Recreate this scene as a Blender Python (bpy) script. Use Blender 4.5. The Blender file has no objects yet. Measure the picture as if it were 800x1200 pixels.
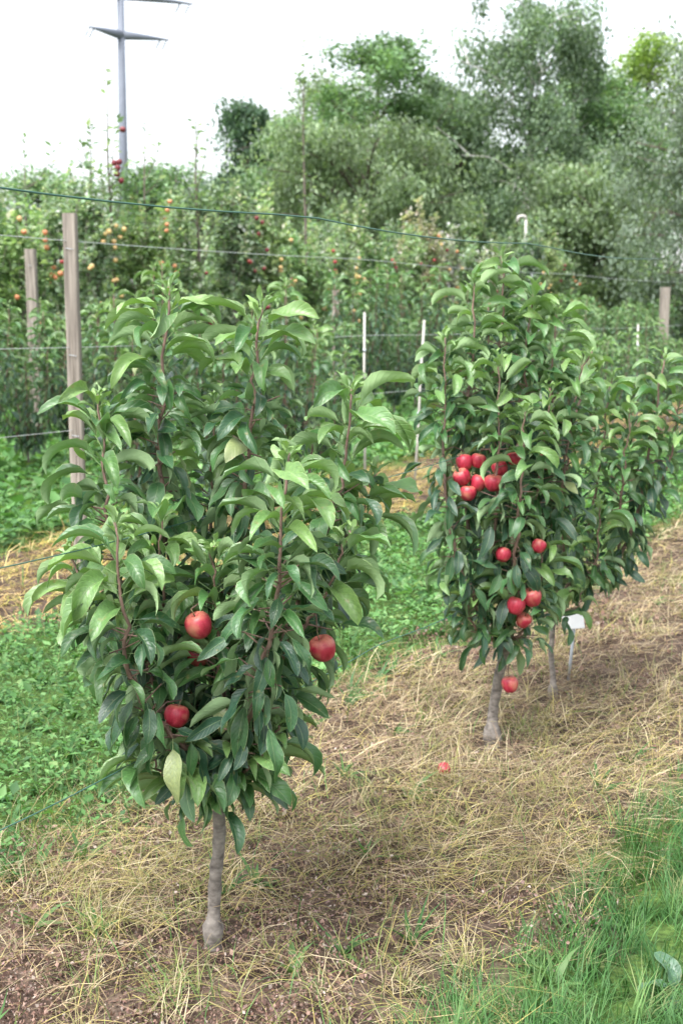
import bpy, math, random
import numpy as np
from mathutils import Vector, Matrix

R = math.radians
SC = bpy.context.scene
COL = SC.collection
rng = np.random.default_rng(7)
random.seed(7)

# ------------------------------------------------------------------ camera
F = 1500.0                       # focal length in photograph pixels (800 x 1200)
CAMH = 1.55
PITCH = math.atan(235.0 / F)     # the horizon lies at y = 365 in the photograph
cam_data = bpy.data.cameras.new('camera')
cam = bpy.data.objects.new('camera', cam_data)
COL.objects.link(cam)
cam.location = (0, 0, CAMH)
cam.rotation_euler = (math.pi / 2 - PITCH, 0, 0)
cam_data.sensor_fit = 'VERTICAL'
cam_data.sensor_height = 22.3
cam_data.sensor_width = 14.9
cam_data.lens = 22.3 * F / 1200.0
cam_data.clip_start = 0.05
cam_data.clip_end = 2000
cam_data.dof.use_dof = True
cam_data.dof.focus_distance = 2.9
cam_data.dof.aperture_fstop = 3.8
SC.camera = cam

# ------------------------------------------------------------------ sky and sun (bright overcast)
SUN_EL, SUN_AZ = R(60), R(215)   # azimuth measured clockwise from +Y
world = bpy.data.worlds.new('World')
SC.world = world
world.use_nodes = True
wn, wl = world.node_tree.nodes, world.node_tree.links
wn.clear()
w_out = wn.new('ShaderNodeOutputWorld')
w_bg = wn.new('ShaderNodeBackground')
w_sky = wn.new('ShaderNodeTexSky')
w_sky.sky_type = 'NISHITA'
w_sky.sun_disc = False
w_sky.sun_elevation = SUN_EL
w_sky.sun_rotation = SUN_AZ
w_sky.air_density = 1.0
w_sky.dust_density = 3.0
w_hs = wn.new('ShaderNodeHueSaturation')
w_hs.inputs['Saturation'].default_value = 0.28
w_hs.inputs['Value'].default_value = 1.0
wl.new(w_sky.outputs[0], w_hs.inputs['Color'])
wl.new(w_hs.outputs[0], w_bg.inputs['Color'])
w_bg.inputs['Strength'].default_value = 0.125
wl.new(w_bg.outputs[0], w_out.inputs['Surface'])

sun_data = bpy.data.lights.new('sun', 'SUN')
sun_data.energy = 1.5
sun_data.angle = R(45)
sun_data.color = (1.0, 0.985, 0.96)
sun = bpy.data.objects.new('sun', sun_data)
COL.objects.link(sun)
sun.rotation_euler = (math.pi / 2 - SUN_EL, 0, -SUN_AZ + math.pi)
sun.location = (0, -5, 12)

SC.view_settings.view_transform = 'Standard'
SC.view_settings.look = 'None'
SC.view_settings.gamma = 1
SC.view_settings.use_curve_mapping = False
SC.view_settings.exposure = 1.84
SC.cycles.use_denoising = True
SC.cycles.max_bounces = 6
SC.cycles.diffuse_bounces = 4
SC.cycles.transmission_bounces = 4
SC.cycles.sample_clamp_indirect = 6

# ------------------------------------------------------------------ pixel -> place
FW = np.array([0, math.cos(PITCH), -math.sin(PITCH)])
UP = np.array([0, math.sin(PITCH), math.cos(PITCH)])
RT = np.array([1.0, 0, 0])
CP = np.array([0, 0, CAMH])


def ray(x, y):
    return RT * ((x - 400) / F) + UP * ((600 - y) / F) + FW


def at(x, y, Y):
    d = ray(x, y)
    return CP + d * (Y / d[1])


def ground_at(x, y, z=0.0):
    d = ray(x, y)
    return CP + d * ((z - CAMH) / d[2])


def to_px(P):
    P = np.atleast_2d(P) - CP
    dep = P @ FW
    return 400 + F * (P @ RT) / dep, 600 - F * (P @ UP) / dep, dep


P1 = ground_at(250, 1116)
P2 = ground_at(578, 876)
RD = (P2 - P1)[:2]
RD = RD / np.linalg.norm(RD)           # direction of the rows
RN = np.array([RD[1], -RD[0]])         # to the right of the row


def row_t(x, y):
    return (x - P1[0]) * RN[0] + (y - P1[1]) * RN[1]


def row_pt(px, t):
    """the point of the row at offset t that stands in photo column px (x, y on the ground)"""
    k = (px - 400) / F / math.cos(PITCH)
    # ground depth y: x ~= k*y (close enough for placing a row member)
    y = (t + P1[0] * RN[0] + P1[1] * RN[1]) / (k * RN[0] + RN[1])
    return np.array([k * y, y])


# ------------------------------------------------------------------ value noise
def vnoise(x, y, seed=0):
    x = np.asarray(x, float); y = np.asarray(y, float)
    xi = np.floor(x).astype(np.int64); yi = np.floor(y).astype(np.int64)
    fx = x - xi; fy = y - yi
    fx = fx * fx * (3 - 2 * fx); fy = fy * fy * (3 - 2 * fy)

    def h(a, b):
        n = (a * 374761393 + b * 668265263 + seed * 974711) & 0xffffffff
        n = ((n ^ (n >> 13)) * 1274126177) & 0xffffffff
        return ((n ^ (n >> 16)) & 0xffff) / 65535.0
    return (h(xi, yi) * (1 - fx) + h(xi + 1, yi) * fx) * (1 - fy) + (h(xi, yi + 1) * (1 - fx) + h(xi + 1, yi + 1) * fx) * fy


def gz(x, y):
    return 0.05 * (vnoise(np.asarray(x) * 1.3, np.asarray(y) * 1.3, 3) - 0.5) + 0.03 * (vnoise(np.asarray(x) * 4.1, np.asarray(y) * 4.1, 4) - 0.5)


# ------------------------------------------------------------------ object helpers
def tag(o, label=None, cat=None, group=None, kind=None):
    if label: o['label'] = label
    if cat: o['category'] = cat
    if group: o['group'] = group
    if kind: o['kind'] = kind
    return o


def link(name, data, parent=None):
    o = bpy.data.objects.new(name, data)
    COL.objects.link(o)
    if parent is not None:
        o.parent = parent
    return o


def empty(name, loc, rz=0.0):
    o = link(name, None)
    o.location = loc
    o.rotation_euler = (0, 0, rz)
    o.empty_display_size = 0.1
    return o


def np_mesh(name, V, Fc, mat, uv=None, col=None, smooth=True):
    """V (n,3), Fc (m,k) with k = 3 or 4, col per vertex (n,3)"""
    me = bpy.data.meshes.new(name)
    V = np.ascontiguousarray(V, np.float32); Fc = np.ascontiguousarray(Fc, np.int32)
    m, k = Fc.shape
    me.vertices.add(len(V)); me.vertices.foreach_set('co', V.ravel())
    me.loops.add(m * k); me.loops.foreach_set('vertex_index', Fc.ravel())
    me.polygons.add(m)
    me.polygons.foreach_set('loop_start', np.arange(0, m * k, k, dtype=np.int32))
    me.polygons.foreach_set('loop_total', np.full(m, k, np.int32))
    me.polygons.foreach_set('use_smooth', np.full(m, smooth, bool))
    me.update(calc_edges=True)
    if uv is not None:
        l = me.uv_layers.new(name='UVMap')
        l.data.foreach_set('uv', np.ascontiguousarray(np.asarray(uv, np.float32)[Fc.ravel()]).ravel())
    if col is not None:
        a = me.color_attributes.new('Col', 'FLOAT_COLOR', 'POINT')
        c = np.ones((len(V), 4), np.float32); c[:, :3] = col
        a.data.foreach_set('color', c.ravel())
    if mat is not None:
        me.materials.append(mat)
    me.validate()
    return me


class MB:
    """collects polygons of any size into one mesh"""
    def __init__(self): self.v = []; self.f = []

    def add(self, V, Fc):
        b = len(self.v)
        self.v += [tuple(p) for p in V]
        self.f += [tuple(i + b for i in q) for q in Fc]

    def tube(self, pts, rad, n=6, cap=True):
        pts = [np.asarray(p, float) for p in pts]
        V = []; Q = []
        N = len(pts)
        ref = np.array([1.0, 0.0, 0.0])
        for i, p in enumerate(pts):
            d = pts[min(i + 1, N - 1)] - pts[max(i - 1, 0)]
            d = d / (np.linalg.norm(d) + 1e-9)
            if abs(d @ ref) > 0.9: ref = np.array([0, 1.0, 0])
            a = ref - d * (d @ ref); a /= np.linalg.norm(a)
            b = np.cross(d, a)
            ref = a
            for j in range(n):
                t = 2 * math.pi * j / n
                V.append(p + rad[i] * (a * math.cos(t) + b * math.sin(t)))
        for i in range(N - 1):
            for j in range(n):
                k = (j + 1) % n
                Q.append((i * n + j, i * n + k, (i + 1) * n + k, (i + 1) * n + j))
        if cap:
            Q.append(tuple(reversed(range(n)))); Q.append(tuple((N - 1) * n + j for j in range(n)))
        self.add(V, Q)

    def box(self, c, s, M=None):
        V = []
        for z in (-1, 1):
            for (x, y) in ((-1, -1), (1, -1), (1, 1), (-1, 1)):
                p = Vector((x * s[0] / 2, y * s[1] / 2, z * s[2] / 2))
                if M is not None: p = M @ p
                V.append((p.x + c[0], p.y + c[1], p.z + c[2]))
        self.add(V, [(3, 2, 1, 0), (4, 5, 6, 7), (0, 1, 5, 4), (1, 2, 6, 5), (2, 3, 7, 6), (3, 0, 4, 7)])

    def mesh(self, name, mat, smooth=True):
        me = bpy.data.meshes.new(name)
        me.from_pydata(self.v, [], self.f)
        me.polygons.foreach_set('use_smooth', [smooth] * len(me.polygons))
        me.materials.append(mat)
        me.update()
        return me

    def build(self, name, mat, parent=None, smooth=True):
        return link(name, self.mesh(name, mat, smooth), parent)


# ------------------------------------------------------------------ materials
def new_mat(name):
    m = bpy.data.materials.new(name)
    m.use_nodes = True
    m.node_tree.nodes.clear()
    return m, m.node_tree.nodes, m.node_tree.links


def ramp(nodes, stops):
    r = nodes.new('ShaderNodeValToRGB')
    e = r.color_ramp.elements
    while len(e) < len(stops): e.new(0.5)
    for i, (p, c) in enumerate(stops):
        e[i].position = p; e[i].color = (*c, 1)
    return r


def math_node(nodes, links, op, a, b=None, clamp=False):
    n = nodes.new('ShaderNodeMath'); n.operation = op; n.use_clamp = clamp
    for i, v in enumerate((a, b)):
        if v is None: continue
        if isinstance(v, (int, float)): n.inputs[i].default_value = v
        else: links.new(v, n.inputs[i])
    return n.outputs[0]


def mix_rgb(nodes, links, fac, a, b, mode='MIX'):
    n = nodes.new('ShaderNodeMix'); n.data_type = 'RGBA'; n.blend_type = mode
    for s, v in (('Factor', fac), ('A', a), ('B', b)):
        sock = [i for i in n.inputs if i.name == s and (i.type == ('VALUE' if s == 'Factor' else 'RGBA'))][0]
        if isinstance(v, (int, float)): sock.default_value = v
        elif isinstance(v, tuple): sock.default_value = (*v, 1)
        else: links.new(v, sock)
    return [o for o in n.outputs if o.type == 'RGBA'][0]


def leaf_material(name, source, back=(0.33, 0.47, 0.24), rough=0.35, transl=0.16):
    """big apple leaves: veins, pale underside; colour per leaf from the object colour or a vertex colour"""
    m, N, L = new_mat(name)
    out = N.new('ShaderNodeOutputMaterial')
    if source == 'object':
        oi = N.new('ShaderNodeObjectInfo'); base = oi.outputs['Color']
    else:
        at_ = N.new('ShaderNodeAttribute'); at_.attribute_name = 'Col'; base = at_.outputs['Color']
    uv = N.new('ShaderNodeUVMap'); uv.uv_map = 'UVMap'
    sep = N.new('ShaderNodeSeparateXYZ'); L.new(uv.outputs[0], sep.inputs[0])
    au = math_node(N, L, 'ABSOLUTE', math_node(N, L, 'SUBTRACT', sep.outputs[0], 0.5))
    rib = math_node(N, L, 'LESS_THAN', au, 0.022)
    ph = math_node(N, L, 'SUBTRACT', math_node(N, L, 'MULTIPLY', sep.outputs[1], 9.0), math_node(N, L, 'MULTIPLY', au, 4.5))
    sw = math_node(N, L, 'SINE', math_node(N, L, 'MULTIPLY', ph, 2 * math.pi))
    vein = math_node(N, L, 'POWER', math_node(N, L, 'MULTIPLY_ADD', sw, 0.5, False), 1.0)
    N_v = N.new('ShaderNodeMapRange'); N_v.inputs[1].default_value = 0.75; N_v.inputs[2].default_value = 1.0
    L.new(sw, N_v.inputs[0])
    vein = N_v.outputs[0]
    tc = N.new('ShaderNodeTexCoord')
    nz = N.new('ShaderNodeTexNoise'); nz.inputs['Scale'].default_value = 18; nz.inputs['Detail'].default_value = 3
    L.new(tc.outputs['Object'], nz.inputs['Vector'])
    varr = ramp(N, [(0.3, (0.82, 0.82, 0.82)), (0.7, (1.15, 1.12, 1.05))])
    L.new(nz.outputs[0], varr.inputs[0])
    c = mix_rgb(N, L, 1.0, base, varr.outputs[0], 'MULTIPLY')
    lv = mix_rgb(N, L, 1.0, c, (1.28, 1.22, 1.1), 'MULTIPLY')
    c = mix_rgb(N, L, math_node(N, L, 'MULTIPLY', vein, 0.55), c, lv)
    c = mix_rgb(N, L, math_node(N, L, 'MULTIPLY', rib, 0.4), c, (0.26, 0.34, 0.16))
    # a narrow pale margin
    edge = N.new('ShaderNodeMapRange'); edge.inputs[1].default_value = 0.46; edge.inputs[2].default_value = 0.5
    L.new(au, edge.inputs[0])
    c = mix_rgb(N, L, math_node(N, L, 'MULTIPLY', edge.outputs[0], 0.45), c, (0.34, 0.38, 0.20))
    oi2 = N.new('ShaderNodeObjectInfo')
    sh = N.new('ShaderNodeVectorMath'); sh.operation = 'ADD'
    L.new(tc.outputs['Object'], sh.inputs[0]); L.new(math_node(N, L, 'MULTIPLY', oi2.outputs['Random'], 37.0), sh.inputs[1])
    bl = N.new('ShaderNodeTexNoise'); bl.inputs['Scale'].default_value = 5.5 if source == 'object' else 45; bl.inputs['Detail'].default_value = 5
    L.new(sh.outputs[0], bl.inputs['Vector'])
    blr = N.new('ShaderNodeMapRange'); blr.inputs[1].default_value = 0.64; blr.inputs[2].default_value = 0.74
    L.new(bl.outputs[0], blr.inputs[0])
    c = mix_rgb(N, L, math_node(N, L, 'MULTIPLY', blr.outputs[0], 0.6), c, (0.24, 0.20, 0.08))
    geo = N.new('ShaderNodeNewGeometry')
    bk = mix_rgb(N, L, 0.3, back, c)
    col = mix_rgb(N, L, geo.outputs['Backfacing'], c, bk)
    bump = N.new('ShaderNodeBump'); bump.inputs['Strength'].default_value = 0.35; bump.inputs['Distance'].default_value = 0.004
    hgt = math_node(N, L, 'SUBTRACT', math_node(N, L, 'MULTIPLY', nz.outputs[0], 0.8), vein)
    L.new(hgt, bump.inputs['Height'])
    pb = N.new('ShaderNodeBsdfPrincipled')
    L.new(col, pb.inputs['Base Color'])
    rg = N.new('ShaderNodeMapRange'); rg.inputs[3].default_value = rough - 0.06; rg.inputs[4].default_value = rough + 0.14
    L.new(nz.outputs[0], rg.inputs[0])
    rr = N.new('ShaderNodeMix'); rr.data_type = 'FLOAT'
    L.new(geo.outputs['Backfacing'], rr.inputs[0]); L.new(rg.outputs[0], rr.inputs[2]); rr.inputs[3].default_value = 0.8
    L.new(rr.outputs[0], pb.inputs['Roughness'])
    pb.inputs['Specular IOR Level'].default_value = 0.65
    L.new(bump.outputs[0], pb.inputs['Normal'])
    tr = N.new('ShaderNodeBsdfTranslucent')
    tcol = mix_rgb(N, L, 1.0, c, (1.5, 1.7, 0.6), 'MULTIPLY')
    L.new(tcol, tr.inputs['Color'])
    mx = N.new('ShaderNodeMixShader'); mx.inputs[0].default_value = transl
    L.new(pb.outputs[0], mx.inputs[1]); L.new(tr.outputs[0], mx.inputs[2])
    L.new(mx.outputs[0], out.inputs['Surface'])
    return m


def foliage_material(name, transl=0.25, rough=0.55, spec=0.35, tint_random=True):
    """small leaves and blades: vertex colour, thin and slightly translucent"""
    m, N, L = new_mat(name)
    out = N.new('ShaderNodeOutputMaterial')
    a = N.new('ShaderNodeAttribute'); a.attribute_name = 'Col'
    c = a.outputs['Color']
    if tint_random:
        oi = N.new('ShaderNodeObjectInfo')
        c = mix_rgb(N, L, 1.0, c, oi.outputs['Color'], 'MULTIPLY')
    pb = N.new('ShaderNodeBsdfPrincipled')
    L.new(c, pb.inputs['Base Color'])
    pb.inputs['Roughness'].default_value = rough
    pb.inputs['Specular IOR Level'].default_value = spec
    tr = N.new('ShaderNodeBsdfTranslucent')
    L.new(mix_rgb(N, L, 1.0, c, (1.3, 1.4, 0.7), 'MULTIPLY'), tr.inputs['Color'])
    mx = N.new('ShaderNodeMixShader'); mx.inputs[0].default_value = transl
    L.new(pb.outputs[0], mx.inputs[1]); L.new(tr.outputs[0], mx.inputs[2])
    L.new(mx.outputs[0], out.inputs['Surface'])
    return m


def bark_material(name, c1, c2, scale=(40, 40, 12), rough=0.75, rings=False, bump_d=0.004):
    m, N, L = new_mat(name)
    out = N.new('ShaderNodeOutputMaterial')
    tc = N.new('ShaderNodeTexCoord')
    mp = N.new('ShaderNodeMapping'); mp.inputs['Scale'].default_value = scale
    L.new(tc.outputs['Object'], mp.inputs[0])
    nz = N.new('ShaderNodeTexNoise'); nz.inputs['Scale'].default_value = 1.0; nz.inputs['Detail'].default_value = 6
    L.new(mp.outputs[0], nz.inputs['Vector'])
    r = ramp(N, [(0.32, c1), (0.68, c2)])
    L.new(nz.outputs[0], r.inputs[0])
    pb = N.new('ShaderNodeBsdfPrincipled')
    L.new(r.outputs[0], pb.inputs['Base Color']); pb.inputs['Roughness'].default_value = rough
    b = N.new('ShaderNodeBump'); b.inputs['Strength'].default_value = 0.7; b.inputs['Distance'].default_value = bump_d
    L.new(nz.outputs[0], b.inputs['Height']); L.new(b.outputs[0], pb.inputs['Normal'])
    L.new(pb.outputs[0], out.inputs['Surface'])
    return m


def plain_material(name, c, rough=0.5, metal=0.0, var=0.12, scale=20):
    m, N, L = new_mat(name)
    out = N.new('ShaderNodeOutputMaterial')
    tc = N.new('ShaderNodeTexCoord')
    nz = N.new('ShaderNodeTexNoise'); nz.inputs['Scale'].default_value = scale; nz.inputs['Detail'].default_value = 4
    L.new(tc.outputs['Object'], nz.inputs['Vector'])
    r = ramp(N, [(0.3, tuple(x * (1 - var) for x in c)), (0.7, tuple(min(1, x * (1 + var)) for x in c))])
    L.new(nz.outputs[0], r.inputs[0])
    pb = N.new('ShaderNodeBsdfPrincipled')
    L.new(r.outputs[0], pb.inputs['Base Color'])
    pb.inputs['Roughness'].default_value = rough; pb.inputs['Metallic'].default_value = metal
    L.new(pb.outputs[0], out.inputs['Surface'])
    return m


def apple_material(name, c_dark, c_light, c_green):
    m, N, L = new_mat(name)
    out = N.new('ShaderNodeOutputMaterial')
    tc = N.new('ShaderNodeTexCoord')
    oi = N.new('ShaderNodeObjectInfo')
    add = N.new('ShaderNodeVectorMath'); add.operation = 'ADD'
    L.new(tc.outputs['Object'], add.inputs[0]); L.new(math_node(N, L, 'MULTIPLY', oi.outputs['Random'], 50.0), add.inputs[1])
    mp = N.new('ShaderNodeMapping'); mp.inputs['Scale'].default_value = (3.2, 3.2, 0.5)
    L.new(add.outputs[0], mp.inputs[0])
    st = N.new('ShaderNodeTexNoise'); st.inputs['Scale'].default_value = 1.0; st.inputs['Detail'].default_value = 4
    L.new(mp.outputs[0], st.inputs['Vector'])
    r = ramp(N, [(0.3, c_dark), (0.72, c_light)])
    L.new(st.outputs[0], r.inputs[0])
    big = N.new('ShaderNodeTexNoise'); big.inputs['Scale'].default_value = 0.9; big.inputs['Detail'].default_value = 1
    L.new(add.outputs[0], big.inputs['Vector'])
    br = ramp(N, [(0.52, (0, 0, 0)), (0.78, (0.65, 0.65, 0.65))])
    L.new(big.outputs[0], br.inputs[0])
    c = mix_rgb(N, L, br.outputs[0], r.outputs[0], c_green)
    sz_ = N.new('ShaderNodeSeparateXYZ'); L.new(tc.outputs['Object'], sz_.inputs[0])
    top = N.new('ShaderNodeMapRange'); top.inputs[1].default_value = 0.55; top.inputs[2].default_value = 1.0; top.inputs[4].default_value = 0.75
    L.new(math_node(N, L, 'ADD', sz_.outputs[2], math_node(N, L, 'MULTIPLY', math_node(N, L, 'SUBTRACT', st.outputs[0], .5), .5)), top.inputs[0])
    c = mix_rgb(N, L, top.outputs[0], c, c_green)
    sp = N.new('ShaderNodeTexVoronoi'); sp.inputs['Scale'].default_value = 9
    L.new(tc.outputs['Object'], sp.inputs['Vector'])
    dots = math_node(N, L, 'LESS_THAN', sp.outputs['Distance'], 0.13)
    c = mix_rgb(N, L, math_node(N, L, 'MULTIPLY', dots, 0.4), c, (0.7, 0.45, 0.32))
    pb = N.new('ShaderNodeBsdfPrincipled')
    L.new(c, pb.inputs['Base Color']); pb.inputs['Roughness'].default_value = 0.42
    pb.inputs['Subsurface Weight'].default_value = 0.0
    L.new(pb.outputs[0], out.inputs['Surface'])
    return m


M = {}
M['leaf'] = leaf_material('apple_leaf', 'object')
M['leaf_col'] = leaf_material('apple_leaf_mass', 'attr')
M['fol'] = foliage_material('foliage', transl=0.4, rough=0.5, spec=0.45)
M['grass'] = foliage_material('grass_blades', transl=0.3, rough=0.5, spec=0.3, tint_random=False)
M['straw'] = foliage_material('dry_straw', transl=0.15, rough=0.7, spec=0.2, tint_random=False)
M['young_bark'] = bark_material('young_apple_bark', (0.12, 0.075, 0.06), (0.27, 0.17, 0.135), (55, 55, 30), 0.6)
M['trunk_bark'] = bark_material('apple_trunk_bark', (0.085, 0.072, 0.062), (0.27, 0.24, 0.21), (38, 38, 60), 0.8)
M['dark_bark'] = bark_material('dark_bark', (0.07, 0.055, 0.045), (0.18, 0.15, 0.12), (12, 12, 4), 0.85)
M['orchard_bark'] = bark_material('orchard_bark', (0.15, 0.125, 0.11), (0.30, 0.26, 0.225), (12, 12, 4), 0.85)
M['birch_bark'] = bark_material('birch_bark', (0.25, 0.24, 0.22), (0.6, 0.59, 0.56), (3, 3, 9), 0.8)
M['post_wood'] = bark_material('weathered_post_wood', (0.14, 0.118, 0.10), (0.35, 0.305, 0.262), (45, 45, 2.5), 0.85)
M['stake'] = plain_material('pale_stake', (0.46, 0.44, 0.40), 0.7)
M['galv'] = plain_material('galvanised_steel', (0.42, 0.45, 0.48), 0.5, 0.3)
M['wire'] = plain_material('galvanised_wire', (0.55, 0.57, 0.58), 0.45, 0.4)
M['green_wire'] = plain_material('green_coated_wire', (0.05, 0.13, 0.10), 0.45)
M['mast'] = plain_material('mast_paint', (0.17, 0.19, 0.235), 0.6, 0.0, 0.08, 1.5)
M['insul'] = plain_material('insulator_glass', (0.35, 0.38, 0.42), 0.35)
M['white'] = plain_material('white_plate', (0.80, 0.80, 0.80), 0.45, 0.0, 0.03)
M['apple_red'] = apple_material('red_apple_skin', (0.30, 0.010, 0.03), (0.50, 0.04, 0.075), (0.56, 0.24, 0.15))
M['apple_bright'] = apple_material('bright_red_apple_skin', (0.26, 0.02, 0.03), (0.38, 0.05, 0.06), (0.42, 0.2, 0.1))
M['apple_dark'] = apple_material('dark_red_apple_skin', (0.12, 0.012, 0.022), (0.22, 0.025, 0.04), (0.3, 0.10, 0.07))
M['apple_yellow'] = apple_material('yellow_apple_skin', (0.52, 0.36, 0.14), (0.60, 0.45, 0.20), (0.58, 0.26, 0.14))
M['apple_orange'] = apple_material('orange_apple_skin', (0.48, 0.15, 0.07), (0.56, 0.24, 0.11), (0.55, 0.34, 0.16))
M['calyx'] = plain_material('apple_calyx', (0.08, 0.06, 0.03), 0.9)
M['stem'] = plain_material('apple_stem', (0.14, 0.11, 0.05), 0.7)


def ground_material():
    m, N, L = new_mat('ground_soil_and_turf')
    out = N.new('ShaderNodeOutputMaterial')
    tc = N.new('ShaderNodeTexCoord')
    # distance across the rows
    dot = N.new('ShaderNodeVectorMath'); dot.operation = 'DOT_PRODUCT'
    dot.inputs[1].default_value = (RN[0], RN[1], 0)
    sub = N.new('ShaderNodeVectorMath'); sub.operation = 'SUBTRACT'; sub.inputs[1].default_value = (P1[0], P1[1], 0)
    L.new(tc.outputs['Object'], sub.inputs[0]); L.new(sub.outputs[0], dot.inputs[0])
    wn_ = N.new('ShaderNodeTexNoise'); wn_.inputs['Scale'].default_value = 2.5; wn_.inputs['Detail'].default_value = 4
    L.new(tc.outputs['Object'], wn_.inputs['Vector'])
    t = math_node(N, L, 'ADD', dot.outputs['Value'], math_node(N, L, 'MULTIPLY', math_node(N, L, 'SUBTRACT', wn_.outputs[0], 0.5), 0.9))
    # rows repeat every 3.4 m; dry strip about 1.5 m wide
    ph = math_node(N, L, 'MODULO', math_node(N, L, 'ADD', t, 340.0 + 0.82), 3.4)
    dry = N.new('ShaderNodeMapRange'); dry.inputs[1].default_value = 1.45; dry.inputs[2].default_value = 1.6
    dry.inputs[3].default_value = 1; dry.inputs[4].default_value = 0
    L.new(ph, dry.inputs[0])
    n1 = N.new('ShaderNodeTexNoise'); n1.inputs['Scale'].default_value = 9; n1.inputs['Detail'].default_value = 8
    L.new(tc.outputs['Object'], n1.inputs['Vector'])
    n2 = N.new('ShaderNodeTexNoise'); n2.inputs['Scale'].default_value = 60; n2.inputs['Detail'].default_value = 4
    L.new(tc.outputs['Object'], n2.inputs['Vector'])
    soil = ramp(N, [(0.3, (0.035, 0.025, 0.02)), (0.5, (0.085, 0.06, 0.048)), (0.72, (0.18, 0.137, 0.113))])
    L.new(n1.outputs[0], soil.inputs[0])
    fine = ramp(N, [(0.35, (0.55, 0.55, 0.55)), (0.65, (1.25, 1.2, 1.1))])
    L.new(n2.outputs[0], fine.inputs[0])
    soilc = mix_rgb(N, L, 1.0, soil.outputs[0], fine.outputs[0], 'MULTIPLY')
    turf = ramp(N, [(0.3, (0.04, 0.075, 0.022)), (0.7, (0.10, 0.17, 0.045))])
    L.new(n1.outputs[0], turf.inputs[0])
    turfc = mix_rgb(N, L, 1.0, turf.outputs[0], fine.outputs[0], 'MULTIPLY')
    c = mix_rgb(N, L, dry.outputs[0], turfc, soilc)
    pb = N.new('ShaderNodeBsdfPrincipled')
    L.new(c, pb.inputs['Base Color']); pb.inputs['Roughness'].default_value = 0.95
    pb.inputs['Specular IOR Level'].default_value = 0.15
    b = N.new('ShaderNodeBump'); b.inputs['Strength'].default_value = 0.9; b.inputs['Distance'].default_value = 0.02
    h = math_node(N, L, 'ADD', n1.outputs[0], math_node(N, L, 'MULTIPLY', n2.outputs[0], 0.5))
    L.new(h, b.inputs['Height']); L.new(b.outputs[0], pb.inputs['Normal'])
    L.new(pb.outputs[0], out.inputs['Surface'])
    return m


# ------------------------------------------------------------------ ground
def build_ground():
    fine_x = np.arange(-7, 7.01, 0.09); fine_y = np.arange(0.5, 14.01, 0.09)
    out_ = np.array([1, 2.5, 5, 10, 20, 40, 80, 160, 260.0])
    xs = np.concatenate([-7 - out_[::-1], fine_x, 7 + out_])
    ys = np.concatenate([0.5 - out_[::-1], fine_y, 14 + out_])
    X, Y = np.meshgrid(xs, ys)
    near = np.clip((9 - np.abs(X)) / 2, 0, 1) * np.clip((16 - Y) / 2, 0, 1) * np.clip((Y + 1) / 1.5, 0, 1)
    Z = gz(X, Y) * near
    nx, ny = len(xs), len(ys)
    V = np.stack([X.ravel(), Y.ravel(), Z.ravel()], 1)
    i = np.arange(nx * ny).reshape(ny, nx)
    Q = np.stack([i[:-1, :-1].ravel(), i[:-1, 1:].ravel(), i[1:, 1:].ravel(), i[1:, :-1].ravel()], 1)
    o = link('ground', np_mesh('ground', V, Q, ground_material()))
    tag(o, 'soil and turf of the orchard in alternating bare and green strips', 'ground', kind='structure')


build_ground()


# ------------------------------------------------------------------ blades, straws and small leaves
def blades(P, az, L, W, e0, bend, side, segs, col, tipcol=None, flat=0.0):
    """ribbons: root P (n,3), azimuth, length, width, start elevation, bend, sideways turn; returns V, Q, C"""
    n = len(P)
    pos = P.copy()
    rows = []
    for k in range(segs + 1):
        f = k / segs
        a = az + side * f
        wd = W * (1 - f ** 1.6) * (0.75 + 0.5 * min(f * 3, 1) * (1 - f)) + 0.0002
        sx = -np.sin(a); sy = np.cos(a)
        ww = np.stack([sx * wd / 2, sy * wd / 2, flat * wd / 2], 1)
        rows.append(pos - ww); rows.append(pos + ww)
        e = e0 - bend * f
        st = L / segs
        pos = pos + np.stack([np.cos(e) * np.cos(a) * st, np.cos(e) * np.sin(a) * st, np.sin(e) * st], 1)
        pos[:, 2] = np.maximum(pos[:, 2], gz(pos[:, 0], pos[:, 1]) + 0.004)
    V = np.stack(rows, 1)                     # n, 2(segs+1), 3
    m = 2 * (segs + 1)
    base = (np.arange(n) * m)[:, None]
    Q = np.concatenate([np.stack([base[:, 0] + 2 * k, base[:, 0] + 2 * k + 1, base[:, 0] + 2 * k + 3, base[:, 0] + 2 * k + 2], 1) for k in range(segs)])
    C = np.repeat(col, m, 0).reshape(n, m, 3)
    if tipcol is not None:
        w = np.repeat(np.linspace(0, 1, segs + 1), 2)[None, :, None]
        C = C * (1 - w) + tipcol[:, None, :] * w
    return V.reshape(-1, 3), Q, C.reshape(-1, 3)


def rhombi(P, D, Nn, L, W, fold, col):
    """folded leaf of two triangles: centre line along D, normal Nn"""
    n = len(P)
    S = np.cross(Nn, D)
    S /= np.linalg.norm(S, axis=1, keepdims=True) + 1e-9
    b = P; t = P + D * L[:, None]
    m_ = P + D * (L * 0.45)[:, None] + Nn * (fold * W)[:, None]
    l = m_ + S * (W / 2)[:, None]; r = m_ - S * (W / 2)[:, None]
    mid = P + D * (L * 0.5)[:, None]
    V = np.stack([b, l, t, r], 1).reshape(-1, 3)
    i = np.arange(n) * 4
    T = np.concatenate([np.stack([i, i + 2, i + 1], 1), np.stack([i, i + 3, i + 2], 1)])
    C = np.repeat(col, 4, 0)
    return V, T, C


def join(parts):
    Vs, Fs, Cs = [], [], []
    b = 0
    for V, Fc, C in parts:
        Vs.append(V); Fs.append(Fc + b); Cs.append(C); b += len(V)
    return np.concatenate(Vs), np.concatenate(Fs), np.concatenate(Cs)


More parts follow.
